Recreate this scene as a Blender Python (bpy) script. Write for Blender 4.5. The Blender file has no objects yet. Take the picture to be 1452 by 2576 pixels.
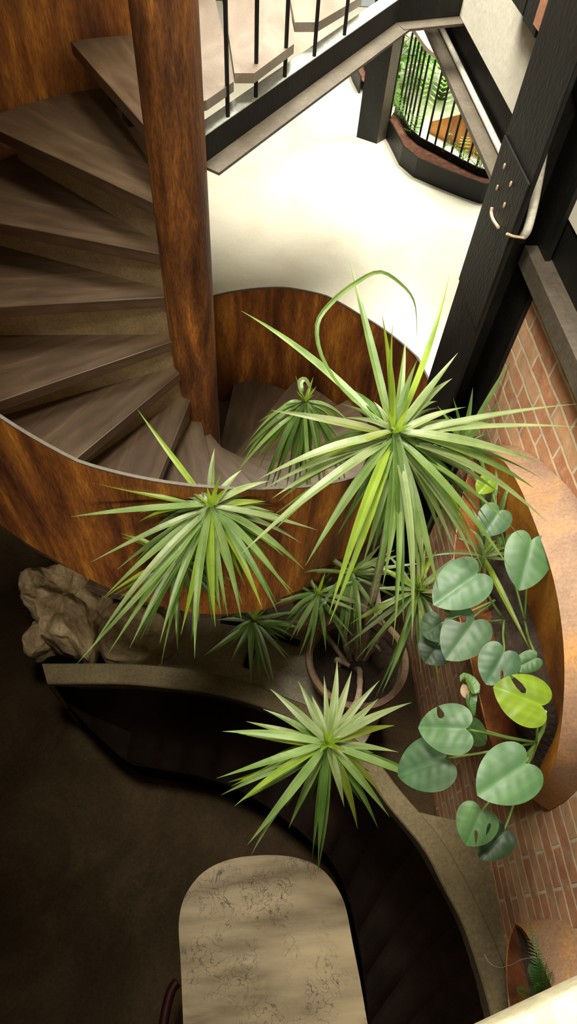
import bpy, bmesh, math, random
from mathutils import Vector, Matrix, noise
from mathutils.geometry import delaunay_2d_cdt

random.seed(7)
D = bpy.data
SC = bpy.context.scene
COL = SC.collection
V = Vector

# ------------------------------------------------------------------ camera
FPX, CX, CY = 1620.0, 726.0, 1288.0
EYE = V((0, 0, 4.3))
ROWS = ((0.99670551, -0.01830613, 0.07901272),
        (-0.05971767, -0.82483917, 0.56220472),
        (0.054881, -0.565071, -0.82321494))
right = V((ROWS[0][0], ROWS[1][0], ROWS[2][0]))
down = V((ROWS[0][1], ROWS[1][1], ROWS[2][1]))
fwd = V((ROWS[0][2], ROWS[1][2], ROWS[2][2]))
cam = D.cameras.new('camera')
cam.sensor_fit = 'VERTICAL'; cam.sensor_height = 36.0; cam.lens = FPX / 2576.0 * 36.0
cam.clip_start = 0.02
camo = D.objects.new('camera', cam); COL.objects.link(camo)
M = Matrix.Identity(4)
for i in range(3):
    M[i][0] = right[i]; M[i][1] = -down[i]; M[i][2] = -fwd[i]; M[i][3] = EYE[i]
camo.matrix_world = M
SC.camera = camo

def ray(x, y):
    return right * ((x - CX) / FPX) + down * ((y - CY) / FPX) + fwd
def at(x, y, z):
    d = ray(x, y); return EYE + d * ((z - EYE.z) / d.z)
def atx(x, y, X):
    d = ray(x, y); return EYE + d * ((X - EYE.x) / d.x)
def aty(x, y, Y):
    d = ray(x, y); return EYE + d * ((Y - EYE.y) / d.y)

# ------------------------------------------------------------------ light
SC.view_settings.view_transform = 'Standard'
SC.view_settings.look = 'None'
SC.view_settings.gamma = 1.0
SC.view_settings.use_curve_mapping = False
SC.view_settings.exposure = 0.0

w = D.worlds.new('world'); SC.world = w; w.use_nodes = True
bg = w.node_tree.nodes['Background']
bg.inputs[0].default_value = (0.93, 1.0, 0.86, 1); bg.inputs[1].default_value = 0.55

def area(name, loc, target, sx, sy, power, color=(1, 0.96, 0.86), spread=180):
    l = D.lights.new(name, 'AREA'); l.shape = 'RECTANGLE'; l.size = sx; l.size_y = sy
    l.energy = power; l.color = color; l.spread = math.radians(spread)
    o = D.objects.new(name, l); COL.objects.link(o); o.location = loc
    o.rotation_euler = (V(target) - V(loc)).to_track_quat('-Z', 'Y').to_euler()
    return o
area('skylight_lamp', (0.45, 4.2, 6.3), (0.45, 3.9, 0), 1.3, 2.6, 320, (1, 0.95, 0.82), 130)
area('skylight_lamp', (-0.40, 1.1, 6.4), (0.6, 1.4, 1.5), 0.8, 0.8, 62, (1, 0.94, 0.80), 90)
area('added_fill_lamp', (-0.6, -3.3, 6.1), (-0.3, 1.4, 2.0), 1.8, 0.7, 95, (1, 0.92, 0.76), 110)  # added fill for the outer rail face, the front wall has no window
area('garden_lamp', (3.3, 6.6, 6.3), (2.6, 6.5, 0), 2, 2.4, 210, (1, 1, 0.88), 70)

# ------------------------------------------------------------------ materials
def newmat(name):
    m = D.materials.new(name); m.use_nodes = True
    nt = m.node_tree; b = nt.nodes['Principled BSDF']
    return m, nt, b
def N(nt, t, **kw):
    n = nt.nodes.new(t)
    for k, v in kw.items(): setattr(n, k, v)
    return n
def ramp(nt, stops):
    r = N(nt, 'ShaderNodeValToRGB'); e = r.color_ramp.elements
    while len(e) < len(stops): e.new(0.5)
    for el, (p, c) in zip(e, stops):
        el.position = p; el.color = (c[0], c[1], c[2], 1)
    return r
def noisy(name, stops, scale=4, stretch=(1, 1, 1), rough=0.6, metal=0.0, detail=8, bump=0.15, bscale=40,
          dist=0.0, spec=0.5, coat=0.0, grain=0.22, coords='Object', world=False):
    m, nt, b = newmat(name)
    L = nt.links.new
    tc = N(nt, 'ShaderNodeTexCoord'); mp = N(nt, 'ShaderNodeMapping')
    if world:
        g = N(nt, 'ShaderNodeNewGeometry'); L(g.outputs['Position'], mp.inputs[0])
    else:
        L(tc.outputs[coords], mp.inputs[0])
    mp.inputs['Scale'].default_value = stretch
    n = N(nt, 'ShaderNodeTexNoise'); n.inputs['Scale'].default_value = scale
    n.inputs['Detail'].default_value = detail; n.inputs['Roughness'].default_value = 0.62
    n.inputs['Distortion'].default_value = dist
    L(mp.outputs[0], n.inputs['Vector'])
    r = ramp(nt, stops); L(n.outputs['Fac'], r.inputs[0])
    ng = N(nt, 'ShaderNodeTexNoise'); ng.inputs['Scale'].default_value = bscale * 1.6; ng.inputs['Detail'].default_value = 4; ng.inputs['Roughness'].default_value = 0.7
    L(mp.outputs[0], ng.inputs['Vector'])
    rg = ramp(nt, [(0.32, (1 - grain,) * 3), (0.68, (1 + grain,) * 3)]); L(ng.outputs['Fac'], rg.inputs[0])
    mg = N(nt, 'ShaderNodeMix', data_type='RGBA', blend_type='MULTIPLY'); mg.inputs[0].default_value = 1
    L(r.outputs[0], mg.inputs[6]); L(rg.outputs[0], mg.inputs[7]); L(mg.outputs[2], b.inputs['Base Color'])
    n2 = N(nt, 'ShaderNodeTexNoise'); n2.inputs['Scale'].default_value = bscale; n2.inputs['Detail'].default_value = 6
    L(mp.outputs[0], n2.inputs['Vector'])
    bp = N(nt, 'ShaderNodeBump'); bp.inputs['Strength'].default_value = bump; bp.inputs['Distance'].default_value = 0.01
    L(n2.outputs['Fac'], bp.inputs['Height']); L(bp.outputs[0], b.inputs['Normal'])
    b.inputs['Roughness'].default_value = rough; b.inputs['Metallic'].default_value = metal
    b.inputs['Specular IOR Level'].default_value = spec
    b.inputs['Coat Weight'].default_value = coat
    return m

RUST = [(0.28, (0.0350, 0.0120, 0.0060)), (0.42, (0.1200, 0.0380, 0.0120)), (0.55, (0.2700, 0.0920, 0.0180)), (0.68, (0.5200, 0.2100, 0.0300))]
M_rust = noisy('weathered_steel', RUST, 3.4, (2.2, 2.2, 0.34), 0.45, 0.0, 12, 0.15, 45, 0.25, 0.4, grain=0.4, world=True)
M_rustpole = noisy('rusted_pole_steel', [(0.30, (0.0255, 0.0094, 0.0037)), (0.43, (0.0808, 0.0281, 0.0083)), (0.55, (0.1615, 0.0585, 0.0135)), (0.68, (0.3740, 0.1365, 0.0188))],
                   5.0, (2.0, 2.0, 0.4), 0.55, 0.0, 12, 0.3, 50, 0.3, 0.3, grain=0.45, world=True)
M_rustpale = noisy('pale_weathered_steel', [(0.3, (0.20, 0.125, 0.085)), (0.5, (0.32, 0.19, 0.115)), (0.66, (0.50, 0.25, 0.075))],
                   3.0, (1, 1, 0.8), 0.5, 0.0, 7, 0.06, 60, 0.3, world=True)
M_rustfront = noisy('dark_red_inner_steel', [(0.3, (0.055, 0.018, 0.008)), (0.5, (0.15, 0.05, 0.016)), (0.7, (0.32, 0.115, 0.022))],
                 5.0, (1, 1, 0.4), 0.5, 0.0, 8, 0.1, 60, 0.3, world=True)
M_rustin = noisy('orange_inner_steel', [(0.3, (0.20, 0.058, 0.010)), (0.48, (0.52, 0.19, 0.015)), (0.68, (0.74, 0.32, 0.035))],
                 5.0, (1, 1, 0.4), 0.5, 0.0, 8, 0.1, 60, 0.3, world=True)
M_wood = noisy('walnut_tread', [(0.30, (0.0418, 0.0247, 0.0133)), (0.5, (0.0728, 0.0451, 0.0246)), (0.70, (0.1184, 0.0766, 0.0430))],
               3.0, (0.6, 4.0, 4.0), 0.40, 0.0, 8, 0.05, 90, 0.8, 0.5)
M_board = noisy('glare_landing_board', [(0.30, (0.1560, 0.1200, 0.0900)), (0.5, (0.2160, 0.1740, 0.1380)), (0.70, (0.2760, 0.2340, 0.1860))], 3.0, (2.0, 0.6, 1), 0.45, 0.0, 8, 0.05, 90, 0.8, 0.5)  # window glare on the boards is put into this lighter wood colour
M_riser = noisy('tan_riser', [(0.3, (0.1500, 0.1050, 0.0488)), (0.7, (0.2250, 0.1613, 0.0750))], 6, (1, 1, 1), 0.7, 0, 6, 0.1, 60)
M_black = noisy('black_painted_steel', [(0.3, (0.0045, 0.0045, 0.0037)), (0.6, (0.0090, 0.0090, 0.0075)), (0.8, (0.0165, 0.0165, 0.0142))],
                7, (1, 1, 0.5), 0.5, 0.0, 9, 0.25, 70, 0.3, 0.25)
M_flange = noisy('brown_flange', [(0.3, (0.0620, 0.0496, 0.0341)), (0.7, (0.1054, 0.0837, 0.0589))], 6, rough=0.6)  # lighter and browner than the black beam webs
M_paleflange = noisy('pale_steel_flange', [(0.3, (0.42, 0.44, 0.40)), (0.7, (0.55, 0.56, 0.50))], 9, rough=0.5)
M_plaster = noisy('cream_plaster', [(0.3, (0.6290, 0.5950, 0.4845)), (0.7, (0.7055, 0.6715, 0.5695))], 2.5, (1, 1, 1), 0.85, 0, 8, 0.15, 25, grain=0.05)
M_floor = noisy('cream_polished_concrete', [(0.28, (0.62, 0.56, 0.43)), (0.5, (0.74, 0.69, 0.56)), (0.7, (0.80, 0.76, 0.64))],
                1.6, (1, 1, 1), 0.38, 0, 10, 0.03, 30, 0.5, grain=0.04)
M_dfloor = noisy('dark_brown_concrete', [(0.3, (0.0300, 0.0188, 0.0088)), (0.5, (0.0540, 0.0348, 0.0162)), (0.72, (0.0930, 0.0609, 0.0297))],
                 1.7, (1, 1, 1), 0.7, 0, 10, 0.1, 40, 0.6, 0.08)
M_conc = noisy('tan_concrete', [(0.3, (0.1020, 0.0750, 0.0338)), (0.5, (0.1440, 0.1080, 0.0495)), (0.72, (0.1860, 0.1440, 0.0675))], 4, rough=0.8, bump=0.25)
M_grey = noisy('grey_concrete', [(0.3, (0.3945, 0.3414, 0.2427)), (0.5, (0.5462, 0.4778, 0.3490)), (0.72, (0.6978, 0.6219, 0.4703))], 5, rough=0.8, bump=0.2)
M_leather = noisy('black_brown_leather', [(0.3, (0.0049, 0.0029, 0.0021)), (0.6, (0.0090, 0.0049, 0.0033)), (0.8, (0.0149, 0.0075, 0.0042))], 6, rough=0.55, bump=0.2, bscale=120, spec=0.02)
M_redlea = noisy('dark_red_leather', [(0.3, (0.0132, 0.0018, 0.0015)), (0.7, (0.0270, 0.0036, 0.0030))], 6, rough=0.5, spec=0.2)
M_terra = noisy('brown_terracotta', [(0.3, (0.20, 0.12, 0.07)), (0.6, (0.30, 0.19, 0.115)), (0.8, (0.40, 0.26, 0.17))], 8, rough=0.8)
M_soil = noisy('dark_soil', [(0.3, (0.012, 0.007, 0.004)), (0.6, (0.035, 0.020, 0.011)), (0.8, (0.075, 0.045, 0.026))], 30, rough=0.95, bump=1.0, bscale=60)
M_rsoil = noisy('red_brown_soil', [(0.3, (0.10, 0.035, 0.018)), (0.6, (0.22, 0.09, 0.05)), (0.8, (0.33, 0.16, 0.09))], 25, rough=0.95, bump=0.8, bscale=60)
M_rock = noisy('layered_stone', [(0.28, (0.1582, 0.1077, 0.0535)), (0.48, (0.3729, 0.2693, 0.1426)), (0.62, (0.4972, 0.3717, 0.2049)), (0.8, (0.6780, 0.5387, 0.3297))],
               4.0, (1, 1, 3.0), 0.85, 0, 10, 0.6, 22, 1.2)
M_cream = noisy('cream_paint', [(0.3, (0.6068, 0.5412, 0.3608)), (0.7, (0.6724, 0.6150, 0.4428))], 5, rough=0.45, bump=0.05)
M_conduit = noisy('white_conduit', [(0.3, (0.58, 0.55, 0.46)), (0.7, (0.70, 0.67, 0.58))], 9, rough=0.5)
M_stem = noisy('pale_stem', [(0.3, (0.20, 0.13, 0.08)), (0.7, (0.42, 0.31, 0.22))], 30, rough=0.8, bump=0.5, bscale=80)
M_bark = noisy('brick_red_post', [(0.3, (0.30, 0.12, 0.06)), (0.7, (0.42, 0.2, 0.11))], 9, rough=0.8)
M_dwall = noisy('dark_wall_plaster', [(0.3, (0.07, 0.045, 0.025)), (0.7, (0.13, 0.09, 0.05))], 2, rough=0.85)
M_white = noisy('off_white_ceiling', [(0.3, (0.5, 0.46, 0.36)), (0.7, (0.6, 0.55, 0.44))], 2, rough=0.85)
M_rope = noisy('tan_cable', [(0.3, (0.42, 0.30, 0.18)), (0.7, (0.55, 0.42, 0.28))], 20, rough=0.7)
M_paving = noisy('pale_garden_paving', [(0.3, (0.17, 0.15, 0.10)), (0.7, (0.30, 0.26, 0.18))], 3, rough=0.8)

def brickmat():
    m, nt, b = newmat('red_brick')
    L = nt.links.new
    g = N(nt, 'ShaderNodeNewGeometry')
    sx = N(nt, 'ShaderNodeSeparateXYZ'); L(g.outputs['Position'], sx.inputs[0])
    nz = N(nt, 'ShaderNodeTexNoise'); nz.inputs['Scale'].default_value = 9; nz.inputs['Detail'].default_value = 4
    L(g.outputs['Position'], nz.inputs['Vector'])
    wob = N(nt, 'ShaderNodeMath', operation='MULTIPLY_ADD'); wob.inputs[1].default_value = 0.022; L(nz.outputs['Fac'], wob.inputs[0]); L(sx.outputs[2], wob.inputs[2])
    cx = N(nt, 'ShaderNodeCombineXYZ'); L(sx.outputs[1], cx.inputs[0]); L(wob.outputs[0], cx.inputs[1])
    bt = N(nt, 'ShaderNodeTexBrick'); L(cx.outputs[0], bt.inputs['Vector'])
    bt.inputs['Scale'].default_value = 1.0
    bt.inputs['Brick Width'].default_value = 0.27; bt.inputs['Row Height'].default_value = 0.082
    bt.inputs['Mortar Size'].default_value = 0.0075; bt.inputs['Mortar Smooth'].default_value = 0.25; bt.inputs['Bias'].default_value = -0.1
    bt.inputs['Color1'].default_value = (0.55, 0.24, 0.12, 1); bt.inputs['Color2'].default_value = (0.70, 0.42, 0.23, 1)
    bt.inputs['Mortar'].default_value = (0.74, 0.63, 0.45, 1)
    n2 = N(nt, 'ShaderNodeTexNoise'); n2.inputs['Scale'].default_value = 7; n2.inputs['Detail'].default_value = 9; n2.inputs['Roughness'].default_value = 0.7
    L(g.outputs['Position'], n2.inputs['Vector'])
    r = ramp(nt, [(0.3, (0.62, 0.56, 0.5)), (0.52, (1, 1, 1)), (0.72, (1.35, 1.3, 1.2))]); L(n2.outputs['Fac'], r.inputs[0])
    mx = N(nt, 'ShaderNodeMix', data_type='RGBA', blend_type='MULTIPLY'); mx.inputs[0].default_value = 0.85
    sm = N(nt, 'ShaderNodeTexNoise'); sm.inputs['Scale'].default_value = 16; sm.inputs['Detail'].default_value = 7; sm.inputs['Roughness'].default_value = 0.7
    L(g.outputs['Position'], sm.inputs['Vector'])
    sr = ramp(nt, [(0.50, (0, 0, 0)), (0.66, (0.6, 0.6, 0.6))]); L(sm.outputs['Fac'], sr.inputs[0])
    mm = N(nt, 'ShaderNodeMix', data_type='RGBA'); L(sr.outputs[0], mm.inputs[0]); L(bt.outputs['Color'], mm.inputs[6]); mm.inputs[7].default_value = (0.66, 0.50, 0.33, 1)
    L(mm.outputs[2], mx.inputs[6]); L(r.outputs[0], mx.inputs[7]); L(mx.outputs[2], b.inputs['Base Color'])
    bp = N(nt, 'ShaderNodeBump'); bp.inputs['Strength'].default_value = 0.55; bp.inputs['Distance'].default_value = 0.012
    add = N(nt, 'ShaderNodeMath', operation='MULTIPLY_ADD'); add.inputs[1].default_value = 0.5; L(n2.outputs['Fac'], add.inputs[0])
    inv = N(nt, 'ShaderNodeMath', operation='SUBTRACT'); inv.inputs[0].default_value = 1; L(bt.outputs['Fac'], inv.inputs[1]); L(inv.outputs[0], add.inputs[2])
    L(add.outputs[0], bp.inputs['Height']); L(bp.outputs[0], b.inputs['Normal'])
    b.inputs['Roughness'].default_value = 0.85
    return m
M_brick = brickmat()

def marblemat():
    m, nt, b = newmat('veined_marble')
    L = nt.links.new
    g = N(nt, 'ShaderNodeNewGeometry')
    mp = N(nt, 'ShaderNodeMapping'); L(g.outputs['Position'], mp.inputs[0]); mp.inputs['Scale'].default_value = (1, 1, 1)
    base = N(nt, 'ShaderNodeTexNoise'); base.inputs['Scale'].default_value = 3.5; base.inputs['Detail'].default_value = 8
    m2 = N(nt, 'ShaderNodeMapping'); L(g.outputs['Position'], m2.inputs[0]); m2.inputs['Scale'].default_value = (0.6, 2.6, 1)
    L(m2.outputs[0], base.inputs['Vector'])
    rb = ramp(nt, [(0.30, (0.13, 0.095, 0.052)), (0.47, (0.29, 0.225, 0.135)), (0.65, (0.42, 0.33, 0.20))]); L(base.outputs['Fac'], rb.inputs[0])
    # crackle veins: distorted voronoi edge distance
    dn = N(nt, 'ShaderNodeTexNoise'); dn.inputs['Scale'].default_value = 9; dn.inputs['Detail'].default_value = 6
    L(mp.outputs[0], dn.inputs['Vector'])
    vm = N(nt, 'ShaderNodeVectorMath', operation='MULTIPLY_ADD'); vm.inputs[1].default_value = (0.26, 0.26, 0.0)
    L(dn.outputs['Color'], vm.inputs[0]); L(mp.outputs[0], vm.inputs[2])
    vo = N(nt, 'ShaderNodeTexVoronoi', feature='DISTANCE_TO_EDGE'); vo.inputs['Scale'].default_value = 27
    L(vm.outputs[0], vo.inputs['Vector'])
    rv = ramp(nt, [(0.0, (1, 1, 1)), (0.05, (0, 0, 0))]); L(vo.outputs['Distance'], rv.inputs[0])
    mk = N(nt, 'ShaderNodeTexNoise'); mk.inputs['Scale'].default_value = 6; mk.inputs['Detail'].default_value = 5; L(mp.outputs[0], mk.inputs['Vector'])
    rm = ramp(nt, [(0.42, (0, 0, 0)), (0.58, (1, 1, 1))]); L(mk.outputs['Fac'], rm.inputs[0])
    mul = N(nt, 'ShaderNodeMath', operation='MULTIPLY'); L(rv.outputs[0], mul.inputs[0]); L(rm.outputs[0], mul.inputs[1])
    m3 = N(nt, 'ShaderNodeMath', operation='MULTIPLY'); m3.inputs[1].default_value = 0.85; L(mul.outputs[0], m3.inputs[0])
    mx = N(nt, 'ShaderNodeMix', data_type='RGBA'); L(m3.outputs[0], mx.inputs[0]); L(rb.outputs[0], mx.inputs[6]); mx.inputs[7].default_value = (0.018, 0.012, 0.008, 1)
    L(mx.outputs[2], b.inputs['Base Color']); b.inputs['Roughness'].default_value = 0.5; b.inputs['Specular IOR Level'].default_value = 0.15
    return m
M_marble = marblemat()

def leafmat(name, c1, c2, tr, rough=0.42, scale=9, spec=0.5, stretch=(1, 1, 1)):
    m, nt, b = newmat(name)
    L = nt.links.new
    tc = N(nt, 'ShaderNodeTexCoord')
    n = N(nt, 'ShaderNodeTexNoise'); n.inputs['Scale'].default_value = scale; n.inputs['Detail'].default_value = 5
    L(tc.outputs['Object'], n.inputs['Vector'])
    r = ramp(nt, [(0.32, c1), (0.68, c2)]); L(n.outputs['Fac'], r.inputs[0])
    at_ = N(nt, 'ShaderNodeVertexColor', layer_name='tint')
    mx = N(nt, 'ShaderNodeMix', data_type='RGBA', blend_type='MULTIPLY'); mx.inputs[0].default_value = 1
    L(r.outputs[0], mx.inputs[6]); L(at_.outputs['Color'], mx.inputs[7])
    # fine lengthwise streaks from the leaf UV
    uv = N(nt, 'ShaderNodeUVMap'); uvm = N(nt, 'ShaderNodeMapping'); uvm.inputs['Scale'].default_value = (22, 1.2, 1); L(uv.outputs[0], uvm.inputs[0])
    st = N(nt, 'ShaderNodeTexNoise'); st.inputs['Scale'].default_value = 1.0; st.inputs['Detail'].default_value = 3; L(uvm.outputs[0], st.inputs['Vector'])
    sr = ramp(nt, [(0.35, (0.74, 0.78, 0.74)), (0.65, (1.18, 1.15, 1.15))]); L(st.outputs['Fac'], sr.inputs[0])
    mx2 = N(nt, 'ShaderNodeMix', data_type='RGBA', blend_type='MULTIPLY'); mx2.inputs[0].default_value = 1
    L(mx.outputs[2], mx2.inputs[6]); L(sr.outputs[0], mx2.inputs[7])
    L(mx2.outputs[2], b.inputs['Base Color'])
    b.inputs['Roughness'].default_value = rough; b.inputs['Specular IOR Level'].default_value = spec
    t = N(nt, 'ShaderNodeBsdfTranslucent'); hs = N(nt, 'ShaderNodeMix', data_type='RGBA', blend_type='MULTIPLY'); hs.inputs[0].default_value = 1
    L(mx2.outputs[2], hs.inputs[6]); hs.inputs[7].default_value = (1.5, 1.5, 0.35, 1); L(hs.outputs[2], t.inputs[0])
    ms = N(nt, 'ShaderNodeMixShader'); ms.inputs[0].default_value = tr
    L(b.outputs[0], ms.inputs[1]); L(t.outputs[0], ms.inputs[2]); L(ms.outputs[0], nt.nodes['Material Output'].inputs[0])
    return m
M_blade = leafmat('strap_leaf_green', (0.115, 0.180, 0.044), (0.22, 0.290, 0.108), 0.28, 0.40)
M_heart = leafmat('split_leaf_green', (0.032, 0.092, 0.029), (0.064, 0.145, 0.054), 0.16, 0.42, 4, spec=0.42)
M_lime = leafmat('young_lime_leaf', (0.15, 0.25, 0.006), (0.21, 0.32, 0.014), 0.3, 0.33)
M_fern = leafmat('fern_green', (0.10, 0.26, 0.05), (0.22, 0.42, 0.12), 0.35, 0.5, 3)
M_dfern = leafmat('dark_fern_green', (0.02, 0.09, 0.012), (0.06, 0.19, 0.03), 0.25, 0.5, 5)
M_dry = leafmat('dry_brown_leaf', (0.30, 0.2, 0.12), (0.45, 0.33, 0.22), 0.2, 0.8)
M_petiole = leafmat('green_petiole', (0.10, 0.20, 0.035), (0.17, 0.28, 0.07), 0.0, 0.5)

# ------------------------------------------------------------------ building helpers
def tag(o, label=None, cat=None, group=None, kind=None):
    if label: o['label'] = label
    if cat: o['category'] = cat
    if group: o['group'] = group
    if kind: o['kind'] = kind
    return o
def empty(name, loc, label, cat, group=None):
    o = D.objects.new(name, None); o.empty_display_size = 0.1; COL.objects.link(o); o.location = loc
    return tag(o, label, cat, group)
def link(name, bm, mat, parent=None, smooth=False, origin=None):
    """bm holds world coordinates; the object's origin is put at `origin` (or the parent's location)."""
    me = D.meshes.new(name)
    org = V(origin) if origin is not None else (V(parent_world(parent)) if parent else None)
    if org is None:
        if bm.verts:
            c = V((0, 0, 0)); zm = 1e9
            for v in bm.verts: c += v.co; zm = min(zm, v.co.z)
            c /= len(bm.verts); org = V((c.x, c.y, zm))
        else: org = V((0, 0, 0))
    for v in bm.verts: v.co -= org
    bmesh.ops.recalc_face_normals(bm, faces=bm.faces[:]) if not bm.get('keep', False) else None
    bm.bm.to_mesh(me) if hasattr(bm, 'bm') else bm.to_mesh(me)
    bm.free()
    me.materials.append(mat)
    if smooth:
        for p in me.polygons: p.use_smooth = True
    o = D.objects.new(name, me); COL.objects.link(o)
    if parent:
        o.parent = parent; o.location = org - V(parent_world(parent))
    else: o.location = org
    return o
def parent_world(p):
    loc = V(p.location)
    while p.parent: p = p.parent; loc += V(p.location)
    return loc

class BM:
    """thin wrapper collecting shapes into one bmesh"""
    def __init__(s, recalc=True):
        s.b = bmesh.new(); s.recalc = recalc
        s.tint = s.b.loops.layers.float_color.new('tint'); s.uv = s.b.loops.layers.uv.new('uv')
    def face(s, vs, tint=None, uvs=None):
        try: f = s.b.faces.new(vs)
        except ValueError: return None
        c = (1, 1, 1, 1) if tint is None else (tint[0], tint[1], tint[2], 1)
        for i, l in enumerate(f.loops):
            l[s.tint] = c
            if uvs: l[s.uv].uv = uvs[i]
        return f
    def v(s, p): return s.b.verts.new(p)
    def box(s, lo, hi, rot=None, piv=None):
        lo, hi = V(lo), V(hi); ps = [V((x, y, z)) for z in (lo.z, hi.z) for (x, y) in ((lo.x, lo.y), (hi.x, lo.y), (hi.x, hi.y), (lo.x, hi.y))]
        if rot is not None:
            R = Matrix.Rotation(rot, 3, 'Z'); pv = V(piv) if piv else (lo + hi) / 2
            ps = [R @ (p - pv) + pv for p in ps]
        vs = [s.v(p) for p in ps]
        for q in ((0, 3, 2, 1), (4, 5, 6, 7), (0, 1, 5, 4), (1, 2, 6, 5), (2, 3, 7, 6), (3, 0, 4, 7)): s.face([vs[i] for i in q])
    def prism(s, pts, z0, z1):
        """pts: plan polygon (x,y); z0/z1 numbers"""
        a = [s.v((p[0], p[1], z0)) for p in pts]; b = [s.v((p[0], p[1], z1)) for p in pts]
        s.face(list(reversed(a))); s.face(b); n = len(pts)
        for i in range(n): s.face([a[i], a[(i + 1) % n], b[(i + 1) % n], b[i]])
    def hull8(s, top, bot):
        a = [s.v(p) for p in bot]; b = [s.v(p) for p in top]; n = len(top)
        s.face(list(reversed(a))); s.face(b)
        for i in range(n): s.face([a[i], a[(i + 1) % n], b[(i + 1) % n], b[i]])
    def bar(s, p, q, wd, ht, up=(0, 0, 1)):
        p, q = V(p), V(q); d = (q - p).normalized(); u = V(up); sd = d.cross(u).normalized(); u = sd.cross(d).normalized()
        c = [(sx * wd / 2, sz * ht / 2) for sx, sz in ((-1, -1), (1, -1), (1, 1), (-1, 1))]
        a = [s.v(p + sd * x + u * z) for x, z in c]; b = [s.v(q + sd * x + u * z) for x, z in c]
        s.face(list(reversed(a))); s.face(b)
        for i in range(4): s.face([a[i], a[(i + 1) % 4], b[(i + 1) % 4], b[i]])
    def tube(s, pts, r, n=8, r1=None, cap=True, tint=None):
        pts = [V(p) for p in pts]; m = len(pts); prev = None; rings = []
        for i, p in enumerate(pts):
            d = (pts[min(i + 1, m - 1)] - pts[max(i - 1, 0)]).normalized()
            if prev is None:
                a = V((0, 0, 1)) if abs(d.z) < 0.9 else V((1, 0, 0)); x = d.cross(a).normalized()
            else: x = (prev - d * prev.dot(d)).normalized()
            prev = x; y = d.cross(x)
            if isinstance(r, (list, tuple)): rr = r[i]
            else: rr = r if r1 is None else r + (r1 - r) * i / max(m - 1, 1)
            rings.append([s.v(p + (x * math.cos(t * 2 * math.pi / n) + y * math.sin(t * 2 * math.pi / n)) * rr) for t in range(n)])
        for i in range(m - 1):
            for t in range(n): s.face([rings[i][t], rings[i][(t + 1) % n], rings[i + 1][(t + 1) % n], rings[i + 1][t]], tint)
        if cap: s.face(list(reversed(rings[0])), tint); s.face(rings[-1], tint)
    def lathe(s, prof, c, n=40):
        c = V(c); rings = []
        for r, z in prof: rings.append([s.v(c + V((r * math.cos(t * 2 * math.pi / n), r * math.sin(t * 2 * math.pi / n), z))) for t in range(n)])
        for i in range(len(prof) - 1):
            for t in range(n): s.face([rings[i][t], rings[i][(t + 1) % n], rings[i + 1][(t + 1) % n], rings[i + 1][t]])
        return rings
    def sheet(s, A, B, th, nrm=None):
        """plate with thickness between polylines A and B (same count)"""
        n = len(A); A = [V(p) for p in A]; B = [V(p) for p in B]
        na = []
        for i in range(n):
            t = A[min(i + 1, n - 1)] - A[max(i - 1, 0)]
            if t.length < 1e-6: t = B[min(i + 1, n - 1)] - B[max(i - 1, 0)]
            u = B[i] - A[i]
            if u.length < 1e-6: u = B[min(max(i, 1), n - 2)] - A[min(max(i, 1), n - 2)]
            k = t.cross(u)
            na.append(k.normalized() if k.length > 1e-9 else V((0, 0, 1)))
        a0 = [s.v(p) for p in A]; b0 = [s.v(p) for p in B]
        a1 = [s.v(p + k * th) for p, k in zip(A, na)]; b1 = [s.v(p + k * th) for p, k in zip(B, na)]
        for i in range(n - 1):
            s.face([a0[i], a0[i + 1], b0[i + 1], b0[i]]); s.face([a1[i], b1[i], b1[i + 1], a1[i + 1]])
            s.face([a0[i], a1[i], a1[i + 1], a0[i + 1]]); s.face([b0[i], b0[i + 1], b1[i + 1], b1[i]])
        s.face([a0[0], b0[0], b1[0], a1[0]]); s.face([a0[-1], a1[-1], b1[-1], b0[-1]])
    def bevel(s, off, seg=2):
        bmesh.ops.bevel(s.b, geom=s.b.edges[:], offset=off, segments=seg, affect='EDGES', profile=0.5)
    def out(s, name, mat, parent=None, smooth=False, origin=None):
        b = s.b
        if s.recalc: bmesh.ops.recalc_face_normals(b, faces=b.faces[:])
        org = V(origin) if origin is not None else (parent_world(parent) if parent else None)
        if org is None:
            c = V((0, 0, 0)); zm = 1e9
            for v in b.verts: c += v.co; zm = min(zm, v.co.z)
            c /= max(len(b.verts), 1); org = V((c.x, c.y, zm))
        for v in b.verts: v.co -= org
        me = D.meshes.new(name); b.to_mesh(me); b.free(); me.materials.append(mat)
        if smooth:
            for p in me.polygons: p.use_smooth = True
            me.set_sharp_from_angle(angle=math.radians(38))
        o = D.objects.new(name, me); COL.objects.link(o)
        if parent: o.parent = parent; o.location = org - parent_world(parent)
        else: o.location = org
        return o

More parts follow.
